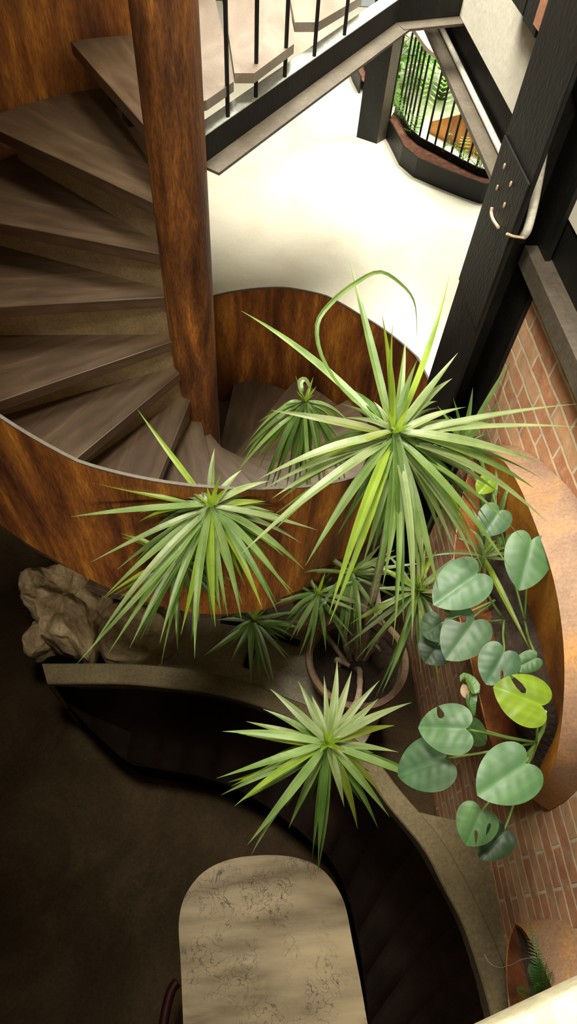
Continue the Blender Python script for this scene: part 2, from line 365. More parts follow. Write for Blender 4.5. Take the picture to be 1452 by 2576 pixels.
def resample(pts, n):
    pts = [V(p) for p in pts]; L = [0.0]
    for a, b in zip(pts, pts[1:]): L.append(L[-1] + (b - a).length)
    res = []
    for i in range(n):
        t = L[-1] * i / (n - 1); k = 0
        while k < len(pts) - 2 and L[k + 1] < t: k += 1
        f = (t - L[k]) / max(L[k + 1] - L[k], 1e-9); res.append(pts[k].lerp(pts[k + 1], f))
    return res
def smooth_line(pts, n):
    """Catmull-Rom through pts"""
    P = [V(p) for p in pts]; P = [P[0] * 2 - P[1]] + P + [P[-1] * 2 - P[-2]]; r = []
    m = len(P) - 3
    for i in range(n):
        t = m * i / (n - 1); k = min(int(t), m - 1); u = t - k
        a, b, c, d = P[k:k + 4]
        r.append(0.5 * ((2 * b) + (c - a) * u + (2 * a - 5 * b + 4 * c - d) * u * u + (3 * b - a - 3 * c + d) * u ** 3))
    return r
def interp(tab, x):
    if x <= tab[0][0]: return tab[0][1]
    for (a, va), (b, vb) in zip(tab, tab[1:]):
        if x <= b: return va + (vb - va) * (x - a) / (b - a)
    return tab[-1][1]

XW = 1.2          # inner face of the brick wall on the right
ZM = 1.5          # upper (cream) floor
PC = V((-0.2108, 2.5914, 0))  # axis of the spiral stair

# ------------------------------------------------------------------ setting
FAS = [(-9, 1.40, 0), (2, 1.45, 0), (11, 1.447, 0), (20, 1.469, 0), (30.6, 1.433, 0), (41.7, 1.40, 0), (52.9, 1.401, 0), (64.4, 1.331, 0), (75.7, 1.212, 0), (85.7, 1.11, 0)]
def pol(a, r, z=0.0): return V((PC.x + r * math.cos(math.radians(a)), PC.y + r * math.sin(math.radians(a)), z))
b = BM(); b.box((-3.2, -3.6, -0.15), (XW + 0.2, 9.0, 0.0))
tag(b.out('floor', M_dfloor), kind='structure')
op = [pol(a, r + 0.012) for a, r, _ in FAS[2:]]
b2 = BM()
poly = [(p.x, p.y) for p in op] + [(PC.x - 0.05, PC.y + 1.1), (-0.45, 3.9), (-0.45, 9.0), (3.2, 9.0), (3.2, 2.93), (1.26, 2.93)]
b2.prism(poly, ZM - 0.16, ZM)
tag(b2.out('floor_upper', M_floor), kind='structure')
b = BM(); b.box((XW, -3.6, 0), (XW + 0.25, 2.46, 2.86))
tag(b.out('wall_right', M_brick), kind='structure')
b = BM(); b.box((XW + 0.0, -3.6, 3.05), (XW + 0.25, 7.5, 6.6))
tag(b.out('wall_right_plaster', M_plaster), kind='structure')
b = BM(); b.box((-3.4, -3.6, 0), (-3.2, 9.2, 6.6)); tag(b.out('wall_left', M_dwall), kind='structure')
b = BM(); b.box((-3.2, 9.0, 0), (XW + 0.25, 9.2, 6.6)); tag(b.out('wall_back', M_dwall), kind='structure')
b = BM(); b.box((-3.4, -3.8, 0), (XW + 0.25, -3.6, 6.6)); tag(b.out('wall_front', M_dwall), kind='structure')
b = BM()
b.box((-3.4, -3.8, 6.6), (XW + 0.25, 0.6, 6.75)); b.box((-3.4, 0.6, 6.6), (-0.9, 9.2, 6.75)); b.box((-0.9, 6.0, 6.6), (XW + 0.25, 9.2, 6.75))
tag(b.out('ceiling', M_white), kind='structure')
b = BM(); b.box((-3.2, -3.6, 3.0), (XW, -0.45, 3.12)); tag(b.out('ceiling_lower', M_white), kind='structure')
b = BM(); b.box((-3.2, -1.0, 4.42), (-0.45, 1.02, 4.6)); b.box((-3.2, 1.02, 4.42), (-0.74, 1.8, 4.6)); b.box((-3.2, 1.8, 4.42), (-0.5, 2.7, 4.6)); b.box((-3.2, 2.7, 4.42), (-0.28, 3.5, 4.6)); b.box((-3.2, 3.5, 4.42), (0.08, 9.0, 4.6)); tag(b.out('added_shade_slab', M_dwall), kind='structure')  # unseen slab added to shade the stair, edges stepped to let some lamps past
# thin grey ledge capping the brick, under the plaster
b = BM(); b.box((XW - 0.07, -3.6, 2.80), (XW + 0.25, 2.2, 2.88)); tag(b.out('trim_1', M_flange), kind='structure')
b = BM(); b.box((XW + 0.01, -3.6, 2.88), (XW + 0.25, 2.3, 3.05)); tag(b.out('trim_2', M_black), kind='structure')
# dark pockets high in the plaster
for i, (q, s0) in enumerate((((1297, -40), (1318, 8)), ((1326, -40), (1349, 63)), ((1428, 60), (1470, 222)))):
    pass

# ------------------------------------------------------------------ steel frame
def ibeam(name, label, cat, p, q, depth, flange, tf=0.014, tw=0.012, chan=0, mats=None, parent=None):
    pass
col = empty('steel_column', (1.11, 2.28, 0), 'tall black riveted steel column standing against the brick wall', 'column')
b = BM(); b.box((1.017, 2.1, 0), (1.034, 2.45, 6.6)); b.bevel(0.003, 1); b.out('flange', M_black, col)
b = BM(); b.box((1.034, 2.31, 0), (1.215, 2.325, 6.6)); b.out('web', M_black, col)
b = BM(); b.box((1.18, 2.1, 0), (1.199, 2.45, 6.6)); b.out('back_plate', M_black, col)
# splice plate with bolts on the flange face
zs = atx(1290, 345, 1.017).z
sp = [atx(x, y, 1.011) for x, y in ((1278, 335), (1320, 440), (1290, 590), (1230, 560), (1200, 610), (1262, 400))]
y0, y1 = 2.125, 2.43
b = BM(); b.box((1.010, 2.104, 2.55), (1.0171, 2.446, 3.17)); b.bevel(0.002, 1); pl = b.out('splice_plate', M_black, col)
for (x, y) in ((1270, 418), (1252, 472), (1286, 463), (1270, 516), (1222, 1)):
    if y < 10: continue
    p = atx(x, y, 1.008); b = BM(); b.lathe([(0.0001, 0.0), (0.007, 0.0), (0.007, 0.004), (0.0001, 0.005)], (0, 0, 0), 10)
    for vv in b.b.verts: vv.co = p + V((-vv.co.z, vv.co.x * 0.8, vv.co.y * 1.5))
    b.out('bolt', M_rope, pl)
b = BM(); q = smooth_line([atx(x, y, 1.0) for x, y in ((1238, 522), (1236, 536), (1241, 553), (1254, 572))], 10)
b.tube(q, 0.006, 6); tag(b.out('cable', M_rope), 'short curved tan cable hanging beside the column splice plate', 'cable')
b = BM(); q = smooth_line([aty(x, y, 2.095) for x, y in ((1275, 588), (1290, 594), (1310, 597), (1318, 598))], 10)
b.tube(q, 0.005, 6); tag(b.out('cable', M_rope), 'short tan cable joining the column to the end of the white conduit', 'cable')
b = BM(); q = smooth_line([atx(x, y, 1.075) for x, y in ((1388, 255), (1376, 330), (1366, 385), (1357, 440), (1342, 520), (1328, 575), (1318, 592))], 24)
b.tube(q, 0.0165, 12); tag(b.out('conduit', M_conduit, smooth=True), 'white ribbed conduit hanging down the right side of the black column', 'conduit')

# beam along the wall at the foot of the plaster
wb = empty('edge_beam', (XW, 4.6, 2.80), 'black steel beam under the plaster wall above the garden opening', 'beam')
b = BM(); b.box((XW + 0.085, 2.45, 2.82), (XW + 0.11, 7.4, 3.05)); b.out('web', M_black, wb)
b = BM(); b.box((XW - 0.035, 2.45, 2.80), (XW + 0.16, 7.4, 2.822)); b.out('bottom_flange', M_flange, wb)
b = BM(); b.tube([(XW + 0.050, 2.45, 2.838), (XW + 0.050, 7.3, 2.838)], 0.0155, 12); c1 = b.out('conduit', M_conduit, smooth=True)
tag(c1, 'white conduit running along the bottom flange of the black beam', 'conduit')
p = atx(1262, 378, XW - 0.002)
b = BM(); b.tube([(XW + 0.050, 2.9, 2.838), (XW + 0.050, 2.97, 2.838)], 0.0195, 12); b.out('coupling', M_conduit, c1, smooth=True)

# landing beams: one from the pole to a corner, one from the corner to the wall beam
lb = empty('landing_beam', at(740, 200, 3.0), 'black steel channel running from the rusty pole up to the landing corner', 'beam')
OFF = V((0.03, 0.09, 0.112))
S0 = at(523, 420, 2.925) + OFF; S1 = at(985, 79, 3.035) + OFF; S2 = at(1168, 60, 3.035) + OFF
def chan(p, q, parent, webt=0.012, h=0.112, lip=0.10):
    p, q = V(p), V(q)
    d = (q - p); d.z = 0; d.normalize(); nrm = V((d.y, -d.x, 0))   # towards the camera side
    if nrm.y > 0: nrm = -nrm
    def lay(o0, o1, z0, z1, name, mat):
        bb = BM(); bb.hull8([p + nrm * o0 + V((0, 0, z1)), q + nrm * o0 + V((0, 0, z1)), q + nrm * o1 + V((0, 0, z1)), p + nrm * o1 + V((0, 0, z1))],
                            [p + nrm * o0 + V((0, 0, z0)), q + nrm * o0 + V((0, 0, z0)), q + nrm * o1 + V((0, 0, z0)), p + nrm * o1 + V((0, 0, z0))])
        bb.out(name, mat, parent)
    lay(0, webt, -h, 0, 'web', M_black)
    lay(webt, lip, -h, -h + 0.012, 'bottom_flange', M_flange)
    lay(-0.06, webt, 0, 0.004, 'top_flange', M_paleflange)
chan(S0 - (S1 - S0).normalized() * 0.10, S1, lb)
lb2 = empty('landing_beam', (1.0, 3.8, 2.92), 'short black steel channel from the landing corner to the plaster wall', 'beam')
chan(S1 + (S1 - S0).normalized() * 0.0, S2, lb2)
# balusters standing on the beam
for x, y in ((573, 278), (644, 224), (717, 168), (790, 110), (866, 50)):
    best = min((S0.lerp(S1, k / 400) for k in range(401)), key=lambda p: abs(((p - EYE).dot(right) / (p - EYE).dot(fwd)) * FPX + CX - x))
    b = BM(); b.tube([best, best + V((0, 0, 0.95))], 0.0085, 8)
    o = b.out('baluster', M_black, lb)
b = BM(); b.bar(S0 + V((0, 0, 0.95)), S1 + V((0, 0, 0.95)), 0.05, 0.02); b.out('handrail', M_black, lb)

# column standing on the cream floor
fc = empty('steel_column', at(935, 352, ZM), 'short dark steel column standing on the cream floor beside the soil planter', 'column')
f0, f1 = at(897, 345, ZM), at(948, 362, ZM); f2 = at(970, 349, ZM)
dx = (f1 - f0); 
nn = V((-dx.y, dx.x, 0)).normalized()
def slab(p, q, o0, o1, z0, z1, name, mat, par):
    bb = BM(); d = V((-(q - p).y, (q - p).x, 0)).normalized()
    P = [p + d * o0, q + d * o0, q + d * o1, p + d * o1]
    bb.hull8([V((k.x, k.y, z1)) for k in P], [V((k.x, k.y, z0)) for k in P]); bb.out(name, mat, par)
slab(f0, f1, 0, 0.02, ZM, 3.3, 'flange', M_black, fc)
slab(f1, f2, 0.0, 0.015, ZM, 3.3, 'web', M_flange, fc)
slab(f0 + nn * 0.22, f1 + nn * 0.22, 0, 0.02, ZM, 3.3, 'back_flange', M_black, fc)

# ------------------------------------------------------------------ spiral stair
st = empty('spiral_staircase', (PC.x, PC.y, 0), 'dark wood spiral staircase winding around a rusty steel pole', 'staircase')
b = BM(); b.tube([(PC.x, PC.y, 0), (PC.x, PC.y, 5.6)], 0.1145, 48); b.out('central_pole', M_rustpole, st, smooth=True)
ZT = [(94, 3.15), (116.5, 2.958), (142, 2.737), (163.4, 2.535), (186, 2.338), (208, 2.106), (231, 1.93), (255, 1.753), (280, 1.586), (303, 1.464), (326, 1.33), (349, 1.20), (371, 1.06), (394, 0.93), (417, 0.80), (440, 0.65), (463, 0.48), (486, 0.27)]
def tread(nose, back, z, r0, r1, th=0.058):
    bb = BM(); n = 7; lo, hi = [], []
    in_ = [(r0 * math.cos(math.radians(a)), r0 * math.sin(math.radians(a))) for a in (back, nose)]
    ou = [(r1 * math.cos(math.radians(nose + (back - nose) * i / n)), r1 * math.sin(math.radians(nose + (back - nose) * i / n))) for i in range(n + 1)]
    bb.prism(in_ + ou, z - th, z); bmesh.ops.recalc_face_normals(bb.b, faces=bb.b.faces[:]); bb.bevel(0.004, 2)
    return bb
# every tread is built lying along +X (grain runs along its length) and turned to its own angle
for i, (a, z) in enumerate(ZT):
    if i == 0: continue
    prev = ZT[i - 1][0] if i else a - 23
    back = prev - 9.0 - a
    bb = tread(0, back, 0.0, 0.10, 1.255 if a < 200 else 1.235)
    for v in bb.b.verts: v.co = v.co
    o = bb.out('tread', M_wood, None, origin=(0, 0, 0))
    o.parent = st; o.location = (0, 0, z); o.rotation_euler = (0, 0, math.radians(a))
    if i < len(ZT) - 1:
        zn = ZT[i + 1][1]
        bb = BM(); th = math.radians(-2.0 if i > 1 else -3.5)
        bb.box((0.11, -0.02, zn - z - 0.001), (1.2, -0.004, -0.058), None)
        r = bb.out('riser', M_riser, None, origin=(0, 0, 0)); r.parent = st; r.location = (0, 0, z); r.rotation_euler = (0, 0, math.radians(a - 5.2))
for rr in (0.62, 0.82):
    bb = BM(); bb.box((rr, -0.03, -0.13), (rr + 0.08, 0.005, -0.058))
    r = bb.out('bracket', M_black, None, origin=(0, 0, 0)); r.parent = st; r.location = (0, 0, 2.958); r.rotation_euler = (0, 0, math.radians(113.8))
# curved rail: a helical plate around the treads that levels out where it meets the upper floor
RT = [(94, 1.30), (180, 1.28), (276, 1.26), (300, 1.235), (325, 1.19), (345, 1.175), (354, 1.215), (362, 1.33), (371, 1.447), (380, 1.469), (390.6, 1.433), (401.7, 1.40), (412.9, 1.401), (424.4, 1.331), (435.7, 1.212), (445.7, 1.11), (462, 1.10)]
RZ = [(94, 4.02), (116, 3.84), (208, 3.02), (230, 2.87), (245, 2.742), (256, 2.605), (267.6, 2.54), (276, 2.49), (287, 2.40), (305, 2.22), (325, 1.98), (343, 1.70), (354, 1.56), (365, 1.515), (371, 1.505), (445, 1.505), (462, 1.42)]
RB = [(94, 2.60), (150, 2.2), (208, 1.85), (236, 1.84), (242, 1.82), (252, 1.715), (271, 1.52), (290, 1.40), (310, 1.27), (330, 1.16), (349, 1.02), (371, 0.85), (394, 0.6), (417, 0.35), (462, 0.2)]
A, Bq = [], []
n = 170
for i in range(n):
    a = 99 + (462 - 99) * i / (n - 1)
    r = interp(RT, a); A.append(pol(a, r, interp(RZ, a))); Bq.append(pol(a, r, interp(RB, a)))
b = BM(); b.sheet(A, Bq, 0.010); rail = b.out('rail', M_rust, st, smooth=True)
b = BM(); b.sheet([p + V((0, 0, 0.006)) for p in A], [p - V((0, 0, 0.001)) for p in A], 0.012); b.out('rail_edge', M_flange, rail, smooth=True)

# landing boards behind the beam
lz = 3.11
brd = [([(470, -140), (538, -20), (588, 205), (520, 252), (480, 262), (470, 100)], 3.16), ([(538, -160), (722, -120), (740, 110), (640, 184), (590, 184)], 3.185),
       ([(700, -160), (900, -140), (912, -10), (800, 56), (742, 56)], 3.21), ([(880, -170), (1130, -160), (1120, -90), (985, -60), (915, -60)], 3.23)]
ld = empty('landing', at(700, 60, 3.1), 'wooden landing boards with glare in their pale colour behind the black channel and its bars', 'landing')
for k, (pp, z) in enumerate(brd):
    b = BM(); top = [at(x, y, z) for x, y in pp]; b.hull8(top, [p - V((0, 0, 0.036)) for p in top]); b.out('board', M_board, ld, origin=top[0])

# ------------------------------------------------------------------ bench, curb, platform, table
OUT = [(105, 1668), (300, 1668), (420, 1676), (520, 1690), (620, 1714), (700, 1745), (770, 1772), (830, 1805), (900, 1862), (960, 1925), (1010, 1990), (1100, 2095), (1160, 2190), (1215, 2300), (1260, 2400), (1290, 2500), (1302, 2576), (1310, 2700)]
INN = [(119, 1720), (300, 1720), (420, 1730), (520, 1742), (620, 1766), (700, 1795), (770, 1826), (830, 1858), (870, 1895), (915, 1940), (975, 2025), (1065, 2135), (1115, 2230), (1160, 2315), (1190, 2395), (1222, 2500), (1240, 2576), (1255, 2700)]
Oc = smooth_line([at(x, y, 0.8) for x, y in OUT], 90); Ic = smooth_line([at(x, y, 0.8) for x, y in INN], 90)
b = BM()
ring = []
for o_, i_ in zip(Oc, Ic):
    ring.append([b.v(V((i_.x, i_.y, 0))), b.v(V((i_.x, i_.y, 0.792))), b.v(i_.lerp(o_, 0.06)), b.v(i_.lerp(o_, 0.94)), b.v(V((o_.x, o_.y, 0.792))), b.v(V((o_.x, o_.y, 0)))])
for r0, r1 in zip(ring, ring[1:]):
    for k in range(6): b.face([r0[k], r0[(k + 1) % 6], r1[(k + 1) % 6], r1[k]])
b.face(ring[0]); b.face(list(reversed(ring[-1])))
tag(b.out('curb', M_conc), 'curved tan concrete curb behind the dark leather bench', 'curb')
# raised bed behind the curb
bed = [(p.x, p.y + 0.003) for p in Oc[4:44]]
b = BM(); b.prism(bed + [(0.93, 1.25), (0.95, 2.0), (0.9, 2.3), (-0.62, 2.3), (-0.80, 1.75)], 0.0, 0.45)
tag(b.out('planting_ledge', M_grey), 'grey concrete ledge carrying the rocks and the big pot behind the curb', 'ledge')
b = BM(); b.prism([(p.x + 0.003, p.y) for p in Oc[55:]] + [(XW, Oc[-1].y), (XW, Oc[57].y)], 0.0, 0.775)
tag(b.out('wall_shelf', M_conc), 'stained grey concrete shelf between the curb and the brick wall', 'shelf')
PAIR = [((120, 1723), (119, 1723)), ((205, 1719), (222, 1826)), ((318, 1722), (318, 1912)), ((405, 1728), (388, 1930)), ((492, 1739), (458, 1942)), ((575, 1753), (528, 1958)), ((655, 1778), (598, 1985)), ((730, 1807), (660, 2018)), ((800, 1842), (725, 2065)), ((870, 1895), (782, 2112)), ((925, 1955), (832, 2160)), ((985, 2038), (872, 2240)), ((1055, 2122), (900, 2350)), ((1110, 2220), (918, 2460)), ((1160, 2315), (930, 2576)), ((1196, 2420), (938, 2700)), ((1222, 2520), (942, 2830)), ((1240, 2610), (945, 2960)), ((1256, 2720), (948, 3120))]
bench = empty('curved_bench', at(560, 1900, 0), 'long curved black brown leather bench with stitched panels under the curb', 'bench')
PF = [at(*q, 0.45) for p, q in PAIR]; PB = []
for (p, q), f in zip(PAIR, PF):
    k = at(*p, 0.8); d = V((f.x - k.x, f.y - k.y, 0)); k += (d.normalized() * 0.012 if d.length > 0.02 else V((0, 0, 0))); k.z = 0.75; PB.append(k)
prows = []
for j, (bk, fr) in enumerate(zip(PB, PF)):
    row = []
    for k in range(9):
        t = k / 8; p = bk.lerp(fr, t); p.z = 0.45 + (0.755 - 0.45) * max(0, 1 - t / 0.55) ** 1.6
        row.append(p)
    row.append(V((fr.x, fr.y, 0.40))); prows.append(row)
for j in range(len(prows) - 1):
    b = BM(); m = 7; g = []
    for i in range(m):
        s = i / (m - 1); rw = []
        for k in range(len(prows[0])):
            p = prows[j][k].lerp(prows[j + 1][k], s)
            puff = 0.016 * (1 - abs(2 * s - 1) ** 5) * (1 if k < 9 else 0)
            rw.append(b.v(p + V((0, 0, puff - 0.008))))
        g.append(rw)
    bot = [b.v(V((prows[j][0].lerp(prows[j + 1][0], i / (m - 1))).to_tuple()[:2] + (0.36,))) for i in range(m)]
    bof = [b.v(V((prows[j][-1].lerp(prows[j + 1][-1], i / (m - 1))).to_tuple()[:2] + (0.36,))) for i in range(m)]
    K = len(prows[0])
    for i in range(m - 1):
        for k in range(K - 1): b.face([g[i][k], g[i + 1][k], g[i + 1][k + 1], g[i][k + 1]])
        b.face([g[i][0], bot[i], bot[i + 1], g[i + 1][0]]); b.face([g[i][K - 1], g[i + 1][K - 1], bof[i + 1], bof[i]]); b.face([bot[i], bof[i], bof[i + 1], bot[i + 1]])
    b.face([g[0][k] for k in range(K)] + [bof[0], bot[0]]); b.face([g[-1][k] for k in range(K - 1, -1, -1)] + [bot[-1], bof[-1]])
    b.out('seat_panel', M_leather, bench, smooth=True)
b = BM(); b.tube([p + V((0, 0, -0.002)) for p in smooth_line(PF[1:], 60)], 0.007, 6); b.out('piping', M_leather, bench, smooth=True)
b = BM(); b.prism([(p.x, p.y) for p in smooth_line(PB, 50)] + [(p.x, p.y) for p in reversed(smooth_line([f.lerp(k, 0.1) for f, k in zip(PF, PB)], 50))], 0.0, 0.36); b.out('plinth', M_leather, bench)

tb = empty('dining_table', (0.1, -0.2, 0), 'veined marble dining table with a rounded end seen from above', 'table')
TP = [(925, 2576), (905, 2460), (888, 2375), (872, 2290), (855, 2245), (828, 2205), (798, 2178), (765, 2163), (725, 2154), (680, 2151), (635, 2153), (590, 2159), (545, 2174), (508, 2197), (480, 2229), (460, 2268), (451, 2310), (450, 2350), (455, 2430), (461, 2576)]
tp = [at(x, y, 0.75) for x, y in TP]; tp = smooth_line(tp, 60)
tpp = [(p.x, p.y) for p in tp] + [(-0.26, -0.9), (0.56, -0.9)]
b = BM(); b.prism(tpp, 0.722, 0.75); b.out('tabletop', M_marble, tb)
b = BM(); b.lathe([(0.22, 0.0), (0.22, 0.02), (0.06, 0.05), (0.05, 0.66), (0.13, 0.722)], (0.12, -0.1, 0), 32); b.out('pedestal', M_black, tb, smooth=True)
b = BM(); b.lathe([(0.22, 0.0), (0.22, 0.02), (0.06, 0.05), (0.05, 0.66), (0.13, 0.722)], (0.14, -0.7, 0), 32); b.out('pedestal', M_black, tb, smooth=True)
# dark red chair tucked at the table's left
ch = empty('chair', (-0.50, -0.62, 0), 'dark red leather chair tucked against the left side of the table', 'chair')
b = BM(); b.box((-0.62, -0.82, 0.40), (-0.30, -0.44, 0.48)); b.bevel(0.03, 3); b.out('seat', M_redlea, ch, smooth=True)
b = BM(); b.box((-0.70, -0.82, 0.46), (-0.62, -0.44, 0.80)); b.bevel(0.025, 3); b.out('backrest', M_redlea, ch, smooth=True)
b = BM(); pts = [at(x, y, 0.62) for x, y in ((446, 2470), (432, 2490), (420, 2530), (408, 2600), (400, 2680))]
b.tube(smooth_line(pts, 14), 0.022, 10); b.out('armrest', M_redlea, ch, smooth=True)
for sx in (-0.6, -0.34):
    for sy in (-0.80, -0.48):
        b = BM(); b.tube([(sx, sy, 0), (sx, sy, 0.41)], 0.012, 8, 0.016); b.out('leg', M_black, ch)

# handrail near the camera
hr = empty('handrail', at(1400, 2560, 3.6), 'cream painted handrail at the bottom right corner of the photo', 'handrail')
h0, h1 = at(1255, 2576, 3.7), at(1452, 2482, 3.7); hd = (h1 - h0); hd.z = 0; hd.normalize(); hn = V((hd.y, -hd.x, 0))
b = BM(); P0, P1 = h0 - hd * 0.6, h1 + hd * 0.93
b.hull8([P0, P1, P1 + hn * 0.034, P0 + hn * 0.034], [k - V((0, 0, 0.045)) for k in (P0, P1, P1 + hn * 0.034, P0 + hn * 0.034)]); b.bevel(0.006, 3); b.out('rail', M_cream, hr, smooth=True)
for k in range(3):
    q = P0.lerp(P1, 0.62 + 0.17 * k) + hn * 0.10
    if k == 0: continue
    b = BM(); b.tube([q + V((0, 0, -0.58)), q + V((0, 0, -0.04)) - hn * 0.08], 0.007, 8); b.out('post', M_black, hr)

# ------------------------------------------------------------------ rocks
def rock(name, c, size, rot, seed, label, strata=1.0, amp=0.22, sub=5, ridge=0.0):
    bb = BM(); bmesh.ops.create_icosphere(bb.b, subdivisions=sub, radius=1.0)
    R = Matrix.Rotation(rot, 3, 'Z'); off = V((seed * 7.3, seed * 3.1, seed * 1.7))
    for v in bb.b.verts:
        n = v.co.normalized(); p = n.copy()
        # flatten into blocky facets
        p = V([math.copysign(abs(q) ** 0.72, q) for q in p])
        d = noise.noise(n * 1.3 + off) * amp + noise.noise(n * 3.1 + off) * amp * 0.5 + abs(noise.noise(n * 2.2 - off)) * -ridge
        lay = math.sin((n.z * 5 + n.x * 4 + noise.noise(n * 2 + off) * 2.2) * 3.2 * strata) * 0.022 * strata
        d += noise.noise(n * 9 + off) * 0.035 + noise.noise(n * 22 + off) * 0.012
        p = p * (1 + d + lay)
        p = R @ V((p.x * size[0], p.y * size[1], p.z * size[2]))
        v.co = V(c) + p
    zmin = min(v.co.z for v in bb.b.verts)
    for v in bb.b.verts: v.co.z += c[2] - size[2] - zmin if False else 0
    o = bb.out(name, M_rock, smooth=False)
    for p in o.data.polygons: p.use_smooth = True
    return tag(o, label, 'rock', 'rocks on the concrete ledge')
def rock_poly(name, pts, z0, z1, seed, label, dome=0.06, rough=1.0):
    """rock from its seen outline: rounded sides, uneven layered top"""
    c = V((0, 0, 0)); P = [at(x, y, (z0 * 0.35 + z1 * 0.65)) for x, y in pts]
    P = smooth_line(P + [P[0]], 73)[:-1]; n = len(P)
    for p in P: c += p
    c /= n; bb = BM(); off = V((seed * 3.7, seed * 9.1, seed))
    prof = [(0.86, 0.0), (0.95, 0.15), (1.0, 0.35), (1.0, 0.6), (0.95, 0.82), (0.86, 0.94), (0.72, 1.0), (0.55, 1.02), (0.38, 1.03), (0.2, 1.03)]
    rings = []
    for s, h in prof:
        rg = []
        for k, p in enumerate(P):
            q = c + (p - c) * s; z = z0 + (z1 - z0) * h
            a = V((q.x, q.y, z)) * 5 + off
            lay = 0.020 * math.sin(z * 55 + noise.noise(a * 0.7) * 4 + q.x * 12)
            if h > 0.9: z += (noise.noise(a * 1.2) * 0.07 + abs(noise.noise(a * 0.8 + off)) * dome - dome * 0.4 + 0.02 * math.sin((q.x * 0.8 + q.y) * 34 + noise.noise(a) * 4)) * rough
            kk = 1 + (lay + noise.noise(a * 2.2) * 0.05) * rough * (1 if h > 0.05 else 0)
            q = c + (q - c) * kk
            q2 = V((q.x, q.y, z)) + V((noise.noise(a * 5), noise.noise(a * 5 + off), noise.noise(a * 4))) * 0.008 * rough
            if h == 0.0: q2.z = z0
            rg.append(bb.v(q2))
        rings.append(rg)
    for i in range(len(rings) - 1):
        for k in range(n): bb.face([rings[i][k], rings[i][(k + 1) % n], rings[i + 1][(k + 1) % n], rings[i + 1][k]])
    cv = V((0, 0, 0))
    for v in rings[-1]: cv += v.co
    ct = bb.v(cv / n)
    for k in range(n): bb.face([rings[-1][k], rings[-1][(k + 1) % n], ct])
    bb.face(list(reversed(rings[0])))
    bmesh.ops.recalc_face_normals(bb.b, faces=bb.b.faces[:])
    bmesh.ops.subdivide_edges(bb.b, edges=bb.b.edges[:], cuts=2, use_grid_fill=True)
    for v in bb.b.verts:
        if v.co.z > z0 + 0.02:
            dd = noise.voronoi(V((v.co.x * 4.5, v.co.y * 4.5, v.co.z * 9)) + off)[0]; v.co += (v.co - c).normalized() * ((dd[1] - dd[0]) * 0.030 - 0.015 + noise.ridged_multi_fractal(V((v.co.x * 6 + v.co.y * 5, v.co.y * 2 - v.co.x, v.co.z * 9)) + off, 1.0, 2.1, 4, 1.0, 2.0) * 0.018) * rough
    for v in bb.b.verts:
        if v.co.z > z0 + 0.02: v.co += V((noise.noise(v.co * 28 + off), noise.noise(v.co * 26 - off), noise.noise(v.co * 30))) * 0.007 * rough
    o = bb.out(name, M_rock)
    for p in o.data.polygons: p.use_smooth = True
    return tag(o, label, 'rock', 'rocks on the concrete ledge')
rock_poly('rock', [(52, 1478), (66, 1446), (125, 1440), (150, 1428), (190, 1436), (210, 1424), (258, 1452), (272, 1478), (266, 1520), (238, 1568), (243, 1610), (222, 1660), (185, 1640), (130, 1618), (108, 1592), (95, 1545), (68, 1520)], 0.45, 0.78, 1,
          'large jagged layered rock at the left end of the ledge', 0.10, 1.2)
rock_poly('rock', [(78, 1590), (100, 1565), (125, 1600), (136, 1622), (112, 1640), (80, 1648), (70, 1625)], 0.45, 0.62, 2, 'small pointed rock tucked under the large jagged rock', 0.05)
rock_poly('rock', [(250, 1570), (272, 1528), (330, 1520), (392, 1545), (428, 1575), (425, 1620), (395, 1650), (330, 1668), (272, 1662), (248, 1620)], 0.45, 0.68, 3, 'rounded tan boulder on the ledge next to the jagged rock', 0.05, 0.6)
rock_poly('rock', [(395, 1535), (440, 1530), (458, 1560), (450, 1600), (425, 1640), (400, 1655), (405, 1600)], 0.45, 0.60, 4, 'narrow dark rock wedged behind the rounded boulder', 0.04, 0.8)

# metal stand on the ledge
ms = empty('metal_stand', at(645, 1590, 0.45), 'small black metal stand lying on the grey ledge below the hanging leaves', 'stand')
for (a, bq, wd) in (((660, 1560), (620, 1680), 0.045), ((640, 1580), (755, 1620), 0.04), ((655, 1575), (556, 1560), 0.04)):
    b = BM(); b.bar(at(*a, 0.50), at(*bq, 0.475), wd, 0.03); b.bevel(0.006, 2); b.out('leg', M_black, ms)
b = BM(); b.tube([at(655, 1574, 0.46), at(655, 1574, 0.56)], 0.05, 20); b.out('hub', M_black, ms, smooth=True)

# ------------------------------------------------------------------ pot
pc = at(900, 1655, 0.93)
PR = 0.285
pot = empty('plant_pot', (pc.x, pc.y, 0.45), 'large brown terracotta pot of soil on the grey ledge', 'pot')
b = BM(); b.lathe([(0.001, 0.0), (0.17, 0.0), (0.20, 0.03), (0.255, 0.30), (0.262, 0.42), (0.285, 0.43), (0.289, 0.455), (0.285, 0.48), (0.262, 0.485), (0.25, 0.475), (0.245, 0.40), (0.235, 0.38)], (pc.x, pc.y, 0.45), 64); b.out('body', M_terra, pot, smooth=True)
b = BM(); rg = b.lathe([(0.243, 0.395), (0.16, 0.405), (0.08, 0.41), (0.001, 0.412)], (pc.x, pc.y, 0.45), 40)
for v in b.b.verts: v.co.z += noise.noise(v.co * 14) * 0.012
b.out('soil', M_soil, pot, smooth=True)

